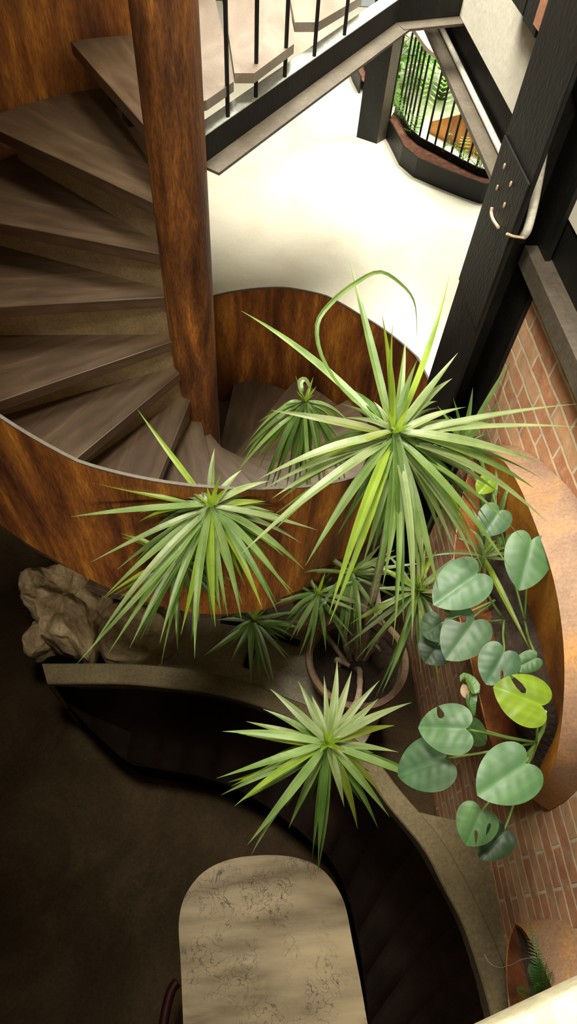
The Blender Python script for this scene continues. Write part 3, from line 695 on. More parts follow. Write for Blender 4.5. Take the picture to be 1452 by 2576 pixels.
# ------------------------------------------------------------------ strap-leaved plant
def blade(bb, pts, wmax, tint, twist=0.0, fold=0.22, prof=None, up=None):
    """pts: centreline; ribbon with a V fold"""
    n = len(pts); rows = []
    ph = random.random() * 10
    for i, p in enumerate(pts):
        t = i / (n - 1)
        d = (pts[min(i + 1, n - 1)] - pts[max(i - 1, 0)]).normalized()
        u = up if up is not None else V((0, 0, 1))
        s = d.cross(u)
        if s.length < 0.15: s = d.cross(V((0.3, -0.9, 0.2)))
        s.normalize(); nr = s.cross(d).normalized()
        if twist:
            R = Matrix.Rotation(twist * t, 3, d); s = R @ s; nr = R @ nr
        w = wmax * min(1.0, 0.55 + 2.2 * t) * (1 if t < 0.42 else max(0.0, 1 - ((t - 0.42) / 0.58) ** 1.35))
        w = max(w, 0.0006)
        f = fold * (1 - 0.5 * t)
        rows.append([(p - s * w / 2 + nr * w * f, -1), (p, 0), (p + s * w / 2 + nr * w * f, 1)])
    vs = [[bb.v(q) for q, _ in r] for r in rows]
    for i in range(n - 1):
        t0, t1 = i / (n - 1), (i + 1) / (n - 1)
        for k in range(2):
            u0, u1 = (0 + 0.5 * k + ph), (0.5 + 0.5 * k + ph)
            bb.face([vs[i][k], vs[i][k + 1], vs[i + 1][k + 1], vs[i + 1][k]], tint, [(u0, t0), (u1, t0), (u1, t1), (u0, t1)])
def arc(c, tip, lift, side=0.0, n=11, start=None):
    d = tip - c; L = d.length
    h = V((d.x, d.y, 0)); sd = V((-h.y, h.x, 0)); sd = sd.normalized() if sd.length > 1e-6 else V((1, 0, 0))
    m = c + d * 0.48 + V((0, 0, 1)) * lift * L + sd * side * L
    return [c * (1 - t) ** 2 + m * 2 * t * (1 - t) + tip * t * t for t in [i / (n - 1) for i in range(n)]]
def tintc(kind=None):
    k = kind or random.choice(['grey', 'grey', 'mid', 'mid', 'fresh'])
    j = random.uniform(0.85, 1.15)
    if k == 'grey': return (1.15 * j, 1.06 * j, 1.25 * j)
    if k == 'mid': return (0.9 * j, 1.0 * j, 0.8 * j)
    if k == 'fresh': return (1.15 * j, 1.22 * j, 0.30 * j)
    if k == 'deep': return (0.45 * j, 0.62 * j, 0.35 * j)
    if k == 'olive': return (0.95 * j, 0.85 * j, 0.30 * j)
    return (j, j, j)
def head(c, leaves, wmax, parent, fill=0, fl=0.4, droop=(-0.5, 0.6), sib=True, name='leaf_rosette', kinds=None, fillz=None):
    """leaves: (x, y, dz, lift[, kind[, width]]) - the tips as seen, dz their height relative to the heart"""
    bb = BM(recalc=False)
    for lf in leaves:
        x, y, dz, lift = lf[:4]; k = lf[4] if len(lf) > 4 else (random.choice(kinds) if kinds else None)
        wd = (lf[5] if len(lf) > 5 else 1.0) * wmax * random.uniform(0.9, 1.1)
        tip = at(x, y, c.z + dz); d = (tip - c); o = V((d.x, d.y, 0)).normalized() * 0.012 + V((0, 0, random.uniform(-0.03, 0.01)))
        blade(bb, arc(c + o, tip, lift, random.uniform(-0.05, 0.05), 13), wd, tintc(k), random.uniform(-0.5, 0.5))
        if sib and dz < -0.04:
            # an older leaf of the layer below, hanging a little lower
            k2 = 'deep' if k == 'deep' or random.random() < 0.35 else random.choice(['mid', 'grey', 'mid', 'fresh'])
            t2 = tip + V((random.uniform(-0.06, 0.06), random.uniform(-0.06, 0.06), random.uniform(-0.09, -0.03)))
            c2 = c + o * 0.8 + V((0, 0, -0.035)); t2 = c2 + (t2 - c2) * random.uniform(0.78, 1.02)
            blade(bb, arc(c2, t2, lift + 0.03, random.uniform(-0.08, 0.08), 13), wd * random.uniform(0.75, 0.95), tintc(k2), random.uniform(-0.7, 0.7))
    for i in range(6):
        a = i * 1.05 + random.uniform(-0.3, 0.3); L = random.uniform(0.06, 0.13); base = c + V((0, 0, -0.015))
        blade(bb, arc(base, base + V((math.cos(a) * L * 0.55, math.sin(a) * L * 0.55, L)), 0.05, 0), wmax * 0.6, tintc('fresh'), 0.4)
    for i in range(fill):
        a = i * 2.39996 + random.uniform(-0.3, 0.3); e = random.uniform(*droop); L = fl * random.uniform(0.65, 1.05)
        d = V((math.cos(a) * math.cos(e), math.sin(a) * math.cos(e), math.sin(e))) * L
        base = c + V((0, 0, -0.05 * random.random()))
        blade(bb, arc(base + d * 0.03, base + d, random.uniform(0.10, 0.28), random.uniform(-0.08, 0.08)), wmax * random.uniform(0.7, 1.0), tintc(random.choice(kinds) if kinds else None), random.uniform(-0.6, 0.6))
    return bb.out(name, M_blade, parent)

dr = empty('strap_leaf_plant', (pc.x, pc.y, 0.86), 'tall strap leaved plant with many rosettes growing from the brown pot', 'plant')
cA, cB, cC, cD = at(993, 1088, 2.85), at(530, 1272, 2.45), at(767, 1008, 2.25), at(824, 1870, 2.2)
cE, cF, cG, cH, cI = at(637, 1562, 1.25), at(800, 1492, 1.5), at(885, 1438, 1.55), at(1053, 1482, 1.55), at(455, 1400, 2.15)
LA = [(880, 655, 0.10, 0.05, 'mid'), (1131, 690, 0.14, 0.03, 'fresh', 0.75), (961, 790, 0.30, 0.02, 'fresh', 0.8), (988, 815, 0.3, 0.02, 'fresh', 0.6), (607, 782, 0.02, 0.10, 'mid', 1.05),
      (682, 1032, -0.02, 0.05, 'olive'), (650, 1206, -0.12, 0.15, 'grey'), (724, 1196, -0.14, 0.12, 'olive'), (684, 1254, -0.2, 0.14, 'grey'), (602, 1398, -0.2, 0.12, 'grey', 1.05), (690, 1334, -0.26, 0.14, 'mid'),
      (768, 1424, -0.3, 0.14, 'mid'), (828, 1545, -0.33, 0.15, 'fresh'), (884, 1440, -0.36, 0.16, 'mid'), (935, 1400, -0.38, 0.16, 'deep'), (962, 1478, -0.38, 0.15, 'mid'), (992, 1532, -0.4, 0.15, 'deep'), (1036, 1612, -0.36, 0.15, 'grey'),
      (1078, 1480, -0.36, 0.15, 'mid'), (1105, 1492, -0.38, 0.16, 'mid'), (1150, 1400, -0.34, 0.16, 'grey'), (1160, 1340, -0.33, 0.18, 'deep'), (1215, 1430, -0.3, 0.16, 'mid'), (1290, 1440, -0.26, 0.16, 'mid', 1.05), (1240, 1330, -0.3, 0.18, 'deep'),
      (1374, 1312, -0.16, 0.17, 'grey'), (1344, 1228, -0.14, 0.16, 'mid'), (1232, 1200, -0.18, 0.2, 'olive'), (1358, 1164, -0.05, 0.15, 'grey'), (1452, 1074, 0.02, 0.1, 'grey', 0.85), (1452, 1016, 0.05, 0.10, 'grey', 0.85),
      (1233, 1066, -0.02, 0.16, 'grey'), (1172, 1024, 0.02, 0.18, 'grey'), (1138, 952, 0.05, 0.16, 'grey'), (1152, 888, 0.10, 0.12, 'grey', 0.8), (1100, 1010, -0.05, 0.3, 'grey', 0.7), (862, 1052, -0.05, 0.2, 'grey', 0.8), (940, 1010, 0.02, 0.3, 'grey', 0.6),
      (1050, 905, 0.16, 0.06, 'mid', 0.8), (1020, 850, 0.08, 0.05, 'mid', 0.8), (1300, 1180, -0.12, 0.2, 'mid'), (880, 1250, -0.3, 0.18, 'mid'), (1010, 1380, -0.4, 0.15, 'mid')]
oA = head(cA, LA, 0.029, dr, 14, 0.36, (-1.2, -0.2), kinds=['mid', 'deep', 'grey'])
bb = BM(recalc=False)
curl = [cA + V((0, 0, 0.01))] + [at(x, y, cA.z + z) for x, y, z in ((880, 1000, 0.05), (812, 905, 0.12), (797, 820, 0.17), (830, 765, 0.2), (890, 715, 0.2), (955, 684, 0.18), (1010, 715, 0.14), (1043, 760, 0.1), (1049, 830, 0.06), (1045, 880, 0.03))]
cl = smooth_line(curl, 34)
blade(bb, cl, 0.015, tintc('mid'), 1.5, 0.2); bb.out('curled_leaf', M_blade, dr)
LB = [(346, 1030, 0.12, 0.05, 'fresh', 0.8), (194, 1207, 0.06, 0.06, 'fresh', 0.75), (178, 1300, 0.0, 0.12, 'mid', 0.8), (228, 1415, -0.12, 0.12, 'grey'), (262, 1502, -0.25, 0.15, 'mid'), (233, 1625, -0.2, 0.12, 'grey'), (272, 1645, -0.28, 0.14, 'mid'), (327, 1566, -0.3, 0.16, 'deep'),
      (352, 1612, -0.33, 0.16, 'deep'), (402, 1618, -0.3, 0.14, 'mid'), (455, 1597, -0.33, 0.15, 'fresh'), (432, 1560, -0.35, 0.15, 'mid'), (490, 1655, -0.33, 0.14, 'mid'), (486, 1600, -0.36, 0.15, 'fresh'), (542, 1578, -0.34, 0.14, 'fresh'), (556, 1545, -0.34, 0.14, 'mid'),
      (608, 1562, -0.3, 0.13, 'mid'), (610, 1520, -0.3, 0.14, 'grey'), (660, 1532, -0.26, 0.13, 'fresh', 1.1), (700, 1545, -0.26, 0.14, 'deep'), (735, 1500, -0.24, 0.15, 'mid'), (765, 1432, -0.2, 0.15, 'mid'), (690, 1430, -0.24, 0.16, 'deep'), (800, 1334, -0.12, 0.14, 'grey'), (716, 1300, -0.12, 0.18, 'mid'),
      (690, 1288, -0.08, 0.16, 'grey'), (668, 1262, -0.05, 0.2, 'olive'), (676, 1210, 0.0, 0.15, 'grey'), (608, 1182, 0.02, 0.15, 'grey'), (540, 1128, 0.06, 0.16, 'grey', 0.8), (458, 1220, -0.0, 0.2, 'grey', 0.9), (446, 1246, -0.03, 0.2, 'grey', 0.8), (352, 1290, -0.08, 0.18, 'mid'), (350, 1312, -0.1, 0.18, 'fresh'),
      (385, 1330, -0.12, 0.2, 'grey'), (335, 1420, -0.2, 0.18, 'mid'), (380, 1480, -0.28, 0.18, 'grey'), (580, 1225, 0.04, 0.25, 'grey', 0.7), (500, 1215, 0.05, 0.2, 'grey', 0.7)]
head(cB, LB, 0.028, dr, 10, 0.3, (-1.2, -0.3), kinds=['mid', 'deep', 'grey'])
LC = [(602, 1180, -0.28, 0.3, 'mid'), (606, 1145, -0.22, 0.3, 'deep'), (640, 1200, -0.35, 0.3, 'fresh', 0.8), (662, 1245, -0.38, 0.28, 'deep'), (688, 1238, -0.4, 0.28, 'deep'), (720, 1232, -0.42, 0.26, 'deep'), (742, 1226, -0.42, 0.26, 'mid'), (790, 1312, -0.45, 0.2, 'mid', 0.7), (808, 1310, -0.45, 0.2, 'deep', 0.7),
      (705, 1195, -0.38, 0.3, 'deep'), (878, 1240, -0.4, 0.25, 'deep'), (900, 1100, -0.18, 0.3, 'deep'), (892, 1080, -0.15, 0.32, 'grey', 0.8), (852, 1170, -0.33, 0.3, 'deep'), (626, 1110, -0.18, 0.3, 'mid'), (688, 1090, -0.15, 0.35, 'grey', 0.8), (820, 1210, -0.4, 0.28, 'mid'), (668, 1150, -0.3, 0.3, 'mid'),
      (776, 1200, -0.42, 0.28, 'deep'), (840, 1060, -0.08, 0.4, 'grey', 0.7), (700, 1030, -0.04, 0.4, 'mid', 0.7), (760, 1190, -0.4, 0.3, 'mid'), (862, 1120, -0.25, 0.3, 'mid')]
head(cC, LC, 0.024, dr, 10, 0.33, (-1.3, -0.6), kinds=['deep', 'mid'])
bb = BM(recalc=False); blade(bb, smooth_line([cC] + [at(x, y, cC.z + z) for x, y, z in ((758, 985, 0.06), (755, 962, 0.08), (768, 955, 0.08), (780, 975, 0.05), (775, 1000, 0.03))], 16), 0.026, tintc('grey'), 0.8); bb.out('curled_leaf', M_blade, dr)
LD = [(848, 1662, 0.02, 0.08, 'grey', 1.1), (885, 1688, 0.0, 0.1, 'grey'), (955, 1712, 0.02, 0.1, 'grey'), (952, 1757, -0.02, 0.12, 'grey'), (1036, 1767, 0.02, 0.10, 'grey', 1.1), (993, 1825, -0.05, 0.14, 'olive'), (1003, 1892, -0.08, 0.14, 'grey'), (1098, 1982, -0.05, 0.12, 'mid', 1.0), (980, 2055, -0.15, 0.14, 'mid'), (962, 2002, -0.15, 0.16, 'olive'),
      (900, 2086, -0.2, 0.15, 'olive'), (910, 2018, -0.2, 0.15, 'deep'), (801, 2160, -0.2, 0.14, 'deep', 0.9), (800, 2192, -0.3, 0.12, 'mid', 0.7), (727, 2083, -0.2, 0.16, 'mid'), (622, 2126, -0.14, 0.13, 'mid', 1.1), (590, 2028, -0.1, 0.12, 'fresh'), (556, 2000, -0.1, 0.12, 'mid'), (545, 1958, -0.08, 0.12, 'mid'), (582, 1978, -0.1, 0.12, 'fresh', 0.9),
      (620, 1850, -0.02, 0.12, 'olive'), (560, 1840, 0.0, 0.10, 'mid'), (620, 1815, -0.02, 0.12, 'olive'), (600, 1845, -0.03, 0.1, 'fresh'), (662, 1784, 0.0, 0.12, 'mid'), (680, 1733, 0.0, 0.12, 'grey'), (750, 1712, -0.01, 0.12, 'grey'), (784, 1748, -0.02, 0.12, 'grey'), (815, 1700, 0.0, 0.14, 'grey', 0.7), (720, 2030, -0.22, 0.16, 'deep'), (860, 1990, -0.22, 0.16, 'mid'), (990, 1940, -0.12, 0.16, 'deep'), (690, 1900, -0.1, 0.15, 'fresh'), (905, 1800, 0, 0.12, 'grey')]
head(cD, LD, 0.026, dr, 4, 0.2, (-0.9, -0.3), kinds=['mid', 'grey'])
LE = [(510, 1652, -0.1, 0.12, 'mid'), (556, 1610, -0.08, 0.12, 'mid'), (592, 1640, -0.16, 0.14, 'deep'), (632, 1722, -0.2, 0.14, 'mid'), (655, 1690, -0.2, 0.14, 'deep'), (690, 1720, -0.18, 0.14, 'mid'), (722, 1660, -0.14, 0.14, 'grey'), (782, 1590, -0.06, 0.12, 'mid'), (735, 1600, -0.1, 0.14, 'mid'), (760, 1548, -0.02, 0.12, 'deep'), (545, 1560, -0.02, 0.12, 'grey'), (600, 1502, 0.04, 0.12, 'deep'), (690, 1508, 0.04, 0.12, 'mid'), (560, 1530, 0.0, 0.1, 'mid')]
head(cE, LE, 0.026, dr, 10, 0.26, (-0.7, 0.3), kinds=['deep', 'mid', 'mid'])
kk = ['deep', 'mid', 'mid', 'grey', 'deep']
head(cF, [(790, 1628, -0.2, 0.15, 'mid'), (745, 1600, -0.15, 0.15, 'mid'), (700, 1510, 0, 0.12, 'mid'), (860, 1590, -0.2, 0.15, 'deep'), (820, 1640, -0.22, 0.14, 'mid'), (720, 1560, -0.1, 0.14, 'deep')], 0.024, dr, 20, 0.30, (-0.9, 0.3), kinds=kk)
head(cG, [(870, 1620, -0.25, 0.16, 'grey'), (900, 1640, -0.25, 0.16, 'mid'), (690, 1445, 0.02, 0.1, 'grey', 0.8), (1010, 1395, 0.05, 0.1, 'mid'), (850, 1630, -0.25, 0.15, 'deep'), (1075, 1415, 0.05, 0.08, 'grey', 0.8), (780, 1560, -0.2, 0.14, 'mid')], 0.026, dr, 22, 0.36, (-0.9, 0.4), kinds=kk)
head(cH, [(860, 1630, -0.2, 0.13, 'grey'), (960, 1745, -0.25, 0.13, 'mid'), (985, 1690, -0.22, 0.13, 'fresh'), (1105, 1740, -0.2, 0.14, 'fresh'), (880, 1570, -0.12, 0.13, 'fresh'), (930, 1480, 0, 0.1, 'grey'), (1160, 1390, 0.08, 0.06, 'grey'), (1065, 1330, 0.1, 0.05, 'grey'), (1070, 1380, 0.1, 0.1, 'fresh'), (895, 1660, -0.2, 0.14, 'mid'), (1040, 1650, -0.25, 0.14, 'mid')], 0.027, dr, 16, 0.36, (-0.8, 0.3), kinds=['mid', 'grey', 'deep', 'fresh'])
head(cI, [(262, 1505, -0.1, 0.12, 'fresh'), (200, 1305, 0.06, 0.1, 'fresh', 0.7), (300, 1350, 0.02, 0.1, 'mid'), (330, 1560, -0.2, 0.15, 'mid'), (420, 1600, -0.24, 0.14, 'mid'), (560, 1520, -0.15, 0.14, 'deep')], 0.027, dr, 16, 0.3, (-0.9, 0.2), kinds=kk)
# stems
root = V((pc.x, pc.y, 0.85))
def stem(pts, r, r1, ):
    bb = BM(); q = smooth_line(pts, 26); n = len(q)
    bb.tube(q, [(r + (r1 - r) * i / (n - 1)) * (1 + 0.10 * math.sin(i * 2.3)) for i in range(n)], 9); return bb.out('stem', M_stem, dr, smooth=True)
stem([root + V((0.03, 0.03, 0)), V((0.66, 1.42, 1.5)), V((0.60, 1.40, 2.2)), cA + V((0, 0, -0.05))], 0.022, 0.014)
stem([root + V((-0.03, 0.05, 0)), at(820, 1430, 1.35), at(730, 1362, 1.62), at(640, 1352, 1.85), at(560, 1330, 2.2), cB + V((0, 0, -0.06))], 0.018, 0.012)
stem([root + V((0.0, 0.06, 0)), at(860, 1450, 1.3), at(838, 1370, 1.55), at(836, 1270, 1.75), at(800, 1120, 2.0), cC + V((0, 0, -0.03))], 0.018, 0.012)
stem([root + V((0.0, -0.04, 0)), at(905, 1690, 1.05), at(900, 1760, 1.35), at(850, 1830, 1.8), cD + V((0, 0.0, -0.07))], 0.017, 0.012)
stem([root + V((-0.05, 0.0, 0)), at(800, 1580, 1.0), at(700, 1560, 1.12), cE + V((0, 0, -0.03))], 0.014, 0.010)
stem([root + V((-0.03, 0.02, 0)), at(850, 1560, 1.2), cF + V((0, 0, -0.03))], 0.016, 0.011)
stem([root + V((0.01, 0.02, 0)), at(890, 1520, 1.25), cG + V((0, 0, -0.03))], 0.016, 0.011)
stem([root + V((0.05, 0.02, 0)), at(985, 1560, 1.2), cH + V((0, 0, -0.03))], 0.018, 0.012)
stem([at(640, 1352, 1.85), at(540, 1380, 2.0), cI + V((0, 0, -0.03))], 0.012, 0.010)
stem([root + V((-0.10, -0.01, 0.02)), at(850, 1660, 0.93), at(880, 1675, 0.93)], 0.02, 0.012)
stem([root + V((0.08, 0.10, 0.0)), at(945, 1625, 1.0), at(958, 1638, 1.0)], 0.016, 0.008)

# ------------------------------------------------------------------ wall planters
def wall_planter(label, rim, lip, soilpx, soilr, wallc, bot, drop, ztop):
    """top sheet rises from the opening to the wall; the front leans outward, so its inner face shows above the soil"""
    n = 40
    R = smooth_line(rim, n); Lp = smooth_line(lip, n); Wc = smooth_line(wallc, n); Bt = smooth_line(bot, n)
    px = smooth_line([V((x, y, 0)) for x, y in soilpx], n)
    zs = [min(p.z, r.z, ztop + drop) - drop * min(1, 6 * k / n + 0.1, 6 * (n - 1 - k) / n + 0.1) for k, (p, r) in enumerate(zip(Lp, R))]
    pr = smooth_line([V((x, y, 0)) for x, y in soilr], n)
    Sl = [at(p.x, p.y, z) for p, z in zip(px, zs)]
    Sr = [at(p.x, p.y, z) for p, z in zip(pr, zs)]
    for p in Sr: p.x = min(p.x, XW - 0.012)
    c = sum(R, V((0, 0, 0))) / n
    o = empty('wall_planter', (XW, c.y, min(p.z for p in Bt)), label, 'planter', 'curved steel planters on the brick wall')
    b = BM(); b.sheet(R, Wc, 0.004); b.out('top_sheet', M_rustpale, o, smooth=True)
    low = [q + (q - p) * 0.12 for p, q in zip(R, Sr)]
    for p in low: p.x = min(p.x, XW - 0.008)
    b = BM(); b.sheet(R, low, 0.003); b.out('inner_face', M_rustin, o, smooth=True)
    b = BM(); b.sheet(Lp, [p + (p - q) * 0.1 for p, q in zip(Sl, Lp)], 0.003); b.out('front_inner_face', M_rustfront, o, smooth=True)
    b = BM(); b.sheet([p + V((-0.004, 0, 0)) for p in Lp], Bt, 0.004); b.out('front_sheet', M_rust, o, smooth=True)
    b = BM(); rows = []
    for k in range(8):
        t = k / 7
        rows.append([b.v(V((p.x + (q.x - p.x) * t, p.y + (q.y - p.y) * t, z + (noise.noise(V((p.y * 22, k * 0.9, 3))) * 0.022 if 0 < k < 7 else 0)))) for p, q, z in zip(Sr, Sl, zs)])
    for r0, r1 in zip(rows, rows[1:]):
        for i in range(n - 1): b.face([r0[i], r0[i + 1], r1[i + 1], r1[i]])
    b.out('soil', M_soil, o, smooth=True)
    return o
rim = [atx(*q) for q in ((1197, 1131, 1.13), (1235, 1138, 1.11), (1270, 1165, 1.09), (1305, 1222, 1.075), (1332, 1282, 1.065), (1362, 1360, 1.055), (1390, 1445, 1.05), (1410, 1545, 1.05), (1420, 1650, 1.05), (1418, 1770, 1.06), (1403, 1885, 1.08), (1380, 1955, 1.10), (1340, 2008, 1.14))]
lip = [atx(*q) for q in ((1197, 1133, 1.13), (1165, 1250, 1.00), (1145, 1380, 0.89), (1145, 1480, 0.86), (1162, 1570, 0.845), (1186, 1660, 0.85), (1210, 1760, 0.865), (1236, 1860, 0.91), (1282, 1962, 1.04), (1338, 2008, 1.138))]
soilpx = [(1199, 1137), (1204, 1270), (1208, 1400), (1218, 1490), (1228, 1545), (1246, 1630), (1264, 1710), (1286, 1795), (1308, 1872), (1336, 2004)]
wallc = [V((1.198, 1.93, 1.99)), V((1.198, 1.78, 2.18)), V((1.198, 1.6, 2.33)), V((1.198, 1.41, 2.44)), V((1.198, 1.25, 2.51)), V((1.198, 1.0, 2.56)), V((1.198, 0.75, 2.50)), V((1.198, 0.55, 2.28)), V((1.198, 0.42, 1.89)), V((1.198, 0.395, 1.62))]
bot = [atx(x, y, 1.195) for x, y in ((1199, 1136), (1185, 1270), (1175, 1400), (1180, 1500), (1198, 1590), (1220, 1680), (1240, 1775), (1264, 1870), (1300, 1965), (1338, 2009))]
wp = wall_planter('curved rusty steel planter holding heart shaped leaves high on the brick wall', rim, lip, soilpx, [(1201, 1139), (1238, 1250), (1278, 1380), (1312, 1480), (1345, 1570), (1372, 1670), (1396, 1770), (1404, 1850), (1382, 1945), (1338, 2006)], wallc, bot, 0.05, 2.06)
rim2 = [atx(*q) for q in ((1296, 2326, 1.17), (1315, 2337, 1.15), (1335, 2365, 1.12), (1358, 2410, 1.10), (1378, 2455, 1.08), (1398, 2510, 1.07), (1418, 2600, 1.07), (1420, 2700, 1.08), (1400, 2820, 1.16))]
lip2 = [atx(*q) for q in ((1295, 2327, 1.17), (1281, 2370, 1.08), (1276, 2420, 1.01), (1277, 2470, 0.98), (1282, 2525, 0.96), (1290, 2576, 0.96), (1310, 2680, 1.0), (1392, 2820, 1.16))]
soilpx2 = [(1297, 2330), (1308, 2385), (1317, 2430), (1325, 2475), (1333, 2530), (1340, 2580), (1352, 2680), (1394, 2818)]
wallc2 = [atx(x, y, 1.198) for x, y in ((1298, 2324), (1345, 2317), (1390, 2314), (1425, 2322), (1452, 2344), (1500, 2420), (1520, 2520), (1510, 2640), (1460, 2760), (1405, 2825))]
bot2 = [atx(x, y, 1.195) for x, y in ((1297, 2328), (1298, 2370), (1298, 2420), (1300, 2470), (1306, 2525), (1314, 2576), (1335, 2680), (1394, 2822))]
wp2 = wall_planter('curved rusty steel planter with dark fern low on the brick wall near the handrail', rim2, lip2, soilpx2, [(1298, 2330), (1318, 2352), (1338, 2400), (1358, 2450), (1380, 2510), (1396, 2590), (1404, 2690), (1397, 2816)], wallc2, bot2, 0.09, 3.0)

# ------------------------------------------------------------------ heart-leaved plant
def heart(bb, base, tip, wide, nrm, tint, slits=(), droop=0.10, cup=0.10, seed=0):
    """heart-shaped leaf: base = where the stalk joins, tip = its point"""
    L = (tip - base).length; d = (tip - base).normalized(); nr = V(nrm); nr = (nr - d * nr.dot(d)).normalized(); s = d.cross(nr).normalized()
    W = wide / L / 2
    out = []
    def half(sg):
        pr = [(0.0, 0.0), (0.07, -0.055), (0.24, -0.125), (0.48, -0.15), (0.74, -0.09), (0.92, 0.04), (1.0, 0.20), (0.985, 0.38), (0.88, 0.56), (0.69, 0.73), (0.44, 0.87), (0.2, 0.955), (0.0, 1.0)]
        q = smooth_line([V((x * W * sg, y, 0)) for x, y in pr], 30); return q
    h1, h2 = half(1), half(-1)
    out = h1 + list(reversed(h2))[1:-1]
    vs = [V((p.x, p.y)) for p in out]; n = len(vs)
    edges = [(i, (i + 1) % n) for i in range(n)]; faces = []
    for (sx, sy, ex, ey, wd) in slits:
        a, c = V((sx * W, sy)), V((ex * W, ey)); ax = (c - a); pp = V((-ax.y, ax.x)).normalized() * wd
        k0 = len(vs); m = 10; lp = []
        for i in range(m):
            t = math.pi * 2 * i / m
            lp.append(a.lerp(c, 0.5 - 0.5 * math.cos(t)) + pp * math.sin(t) * (0.6 + 0.4 * math.cos(t)))
        vs += lp; edges += [(k0 + i, k0 + (i + 1) % m) for i in range(m)]
    def inside(x, y):
        c = False; j = n - 1
        for i in range(n):
            a, q = vs[i], vs[j]
            if (a.y > y) != (q.y > y) and x < (q.x - a.x) * (y - a.y) / (q.y - a.y) + a.x: c = not c
            j = i
        return c
    rnd = random.Random(seed)
    for i in range(-13, 14):
        for k in range(-4, 26):
            x, y = i / 13 * W * 0.96, k / 25
            if inside(x, y) and abs(x) < W * 0.95: vs.append(V((x, y)))
    r = delaunay_2d_cdt(vs, edges, [], 2 if slits else 1, 1e-5)
    ov, of = r[0], r[2]
    if slits:
        # drop the triangles inside the slits and outside the outline
        loops = []; k0 = n
        for sidx in range(len(slits)): loops.append(vs[k0:k0 + 10]); k0 += 10
        def inl(pt, lp):
            c = False; j = len(lp) - 1
            for i in range(len(lp)):
                a, q = lp[i], lp[j]
                if (a.y > pt.y) != (q.y > pt.y) and pt.x < (q.x - a.x) * (pt.y - a.y) / (q.y - a.y) + a.x: c = not c
                j = i
            return c
        keep = []
        for f in of:
            c = sum((ov[i] for i in f), V((0, 0))) / len(f)
            if inside(c.x, c.y) and not any(inl(c, lp) for lp in loops): keep.append(f)
        of = keep
    vv = []
    for p in ov:
        ax = abs(p.x) / W
        z = cup * 0.55 * ax * (1.1 - 0.9 * ax) * W * 2 - droop * (p.y * p.y) - droop * 0.5 * ax * ax
        vein = math.sin((p.y - 0.45 * abs(p.x)) * 30) * 0.003 * min(1, ax * 3) * (1 - 0.5 * ax)
        z += vein - 0.008 * math.exp(-(p.x / (0.05 * W * 2)) ** 2) + 0.014 * noise.noise(V((p.x * 3 + seed, p.y * 4, seed)))
        vv.append(bb.v(base + (s * p.x + d * p.y + nr * z) * L))
    for f in of:
        us = [(ov[i].x * 0.2, ov[i].y * 0.3) for i in f]
        fc = bb.face([vv[i] for i in f], tint, us)
        if fc:
            for l, i in zip(fc.loops, f):
                p = ov[i]; ax = abs(p.x) / W
                k = 1 + 0.40 * math.exp(-(ax / 0.07) ** 2) + 0.09 * max(0, math.sin((p.y - 0.5 * abs(p.x)) * 30)) ** 4 * min(1, ax * 4)
                l[bb.tint] = (tint[0] * k * 0.8, tint[1] * k * 0.8, tint[2] * k * 0.8, 1)
mp = empty('heart_leaf_plant', V((1.02, 0.75, 2.06)), 'climbing plant with heart shaped split leaves spilling from the upper wall planter', 'plant')
UPC = V((-0.25, -0.1, 1))
node = at(1350, 1868, 2.07)
node2 = at(1268, 1560, 2.08); node3 = at(1245, 1510, 2.08); node4 = at(1320, 1560, 2.08)
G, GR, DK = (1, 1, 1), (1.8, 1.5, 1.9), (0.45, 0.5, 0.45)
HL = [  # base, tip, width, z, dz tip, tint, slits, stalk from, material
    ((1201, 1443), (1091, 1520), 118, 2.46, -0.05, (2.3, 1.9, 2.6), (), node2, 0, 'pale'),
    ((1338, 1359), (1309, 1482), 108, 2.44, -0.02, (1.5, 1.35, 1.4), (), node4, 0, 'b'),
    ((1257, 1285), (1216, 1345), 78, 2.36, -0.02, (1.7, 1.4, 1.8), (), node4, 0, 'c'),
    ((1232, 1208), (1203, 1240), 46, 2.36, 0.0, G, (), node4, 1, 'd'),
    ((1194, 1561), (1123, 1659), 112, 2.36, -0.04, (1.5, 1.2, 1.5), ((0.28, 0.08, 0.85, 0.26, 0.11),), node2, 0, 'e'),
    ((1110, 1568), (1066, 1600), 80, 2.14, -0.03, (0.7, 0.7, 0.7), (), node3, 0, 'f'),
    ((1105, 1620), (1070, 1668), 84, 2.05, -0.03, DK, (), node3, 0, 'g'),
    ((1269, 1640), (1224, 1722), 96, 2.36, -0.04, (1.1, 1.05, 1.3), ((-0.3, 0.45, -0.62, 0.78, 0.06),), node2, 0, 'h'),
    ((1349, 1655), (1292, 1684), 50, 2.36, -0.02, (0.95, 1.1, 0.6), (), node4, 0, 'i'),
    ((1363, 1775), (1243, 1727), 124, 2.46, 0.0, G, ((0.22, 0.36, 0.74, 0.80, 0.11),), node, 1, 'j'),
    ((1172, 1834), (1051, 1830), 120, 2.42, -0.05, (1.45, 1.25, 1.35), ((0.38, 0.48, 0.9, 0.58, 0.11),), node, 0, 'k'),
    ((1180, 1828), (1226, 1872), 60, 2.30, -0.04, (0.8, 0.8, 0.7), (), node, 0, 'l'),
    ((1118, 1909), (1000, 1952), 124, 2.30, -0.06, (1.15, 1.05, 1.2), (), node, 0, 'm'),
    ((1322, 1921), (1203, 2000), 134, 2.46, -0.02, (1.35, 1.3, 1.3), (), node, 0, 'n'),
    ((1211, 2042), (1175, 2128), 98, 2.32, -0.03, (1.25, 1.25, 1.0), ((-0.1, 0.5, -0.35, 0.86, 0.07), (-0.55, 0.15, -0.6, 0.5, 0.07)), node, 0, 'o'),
    ((1269, 2091), (1207, 2160), 78, 2.22, -0.02, DK, (), node, 0, 'p')]
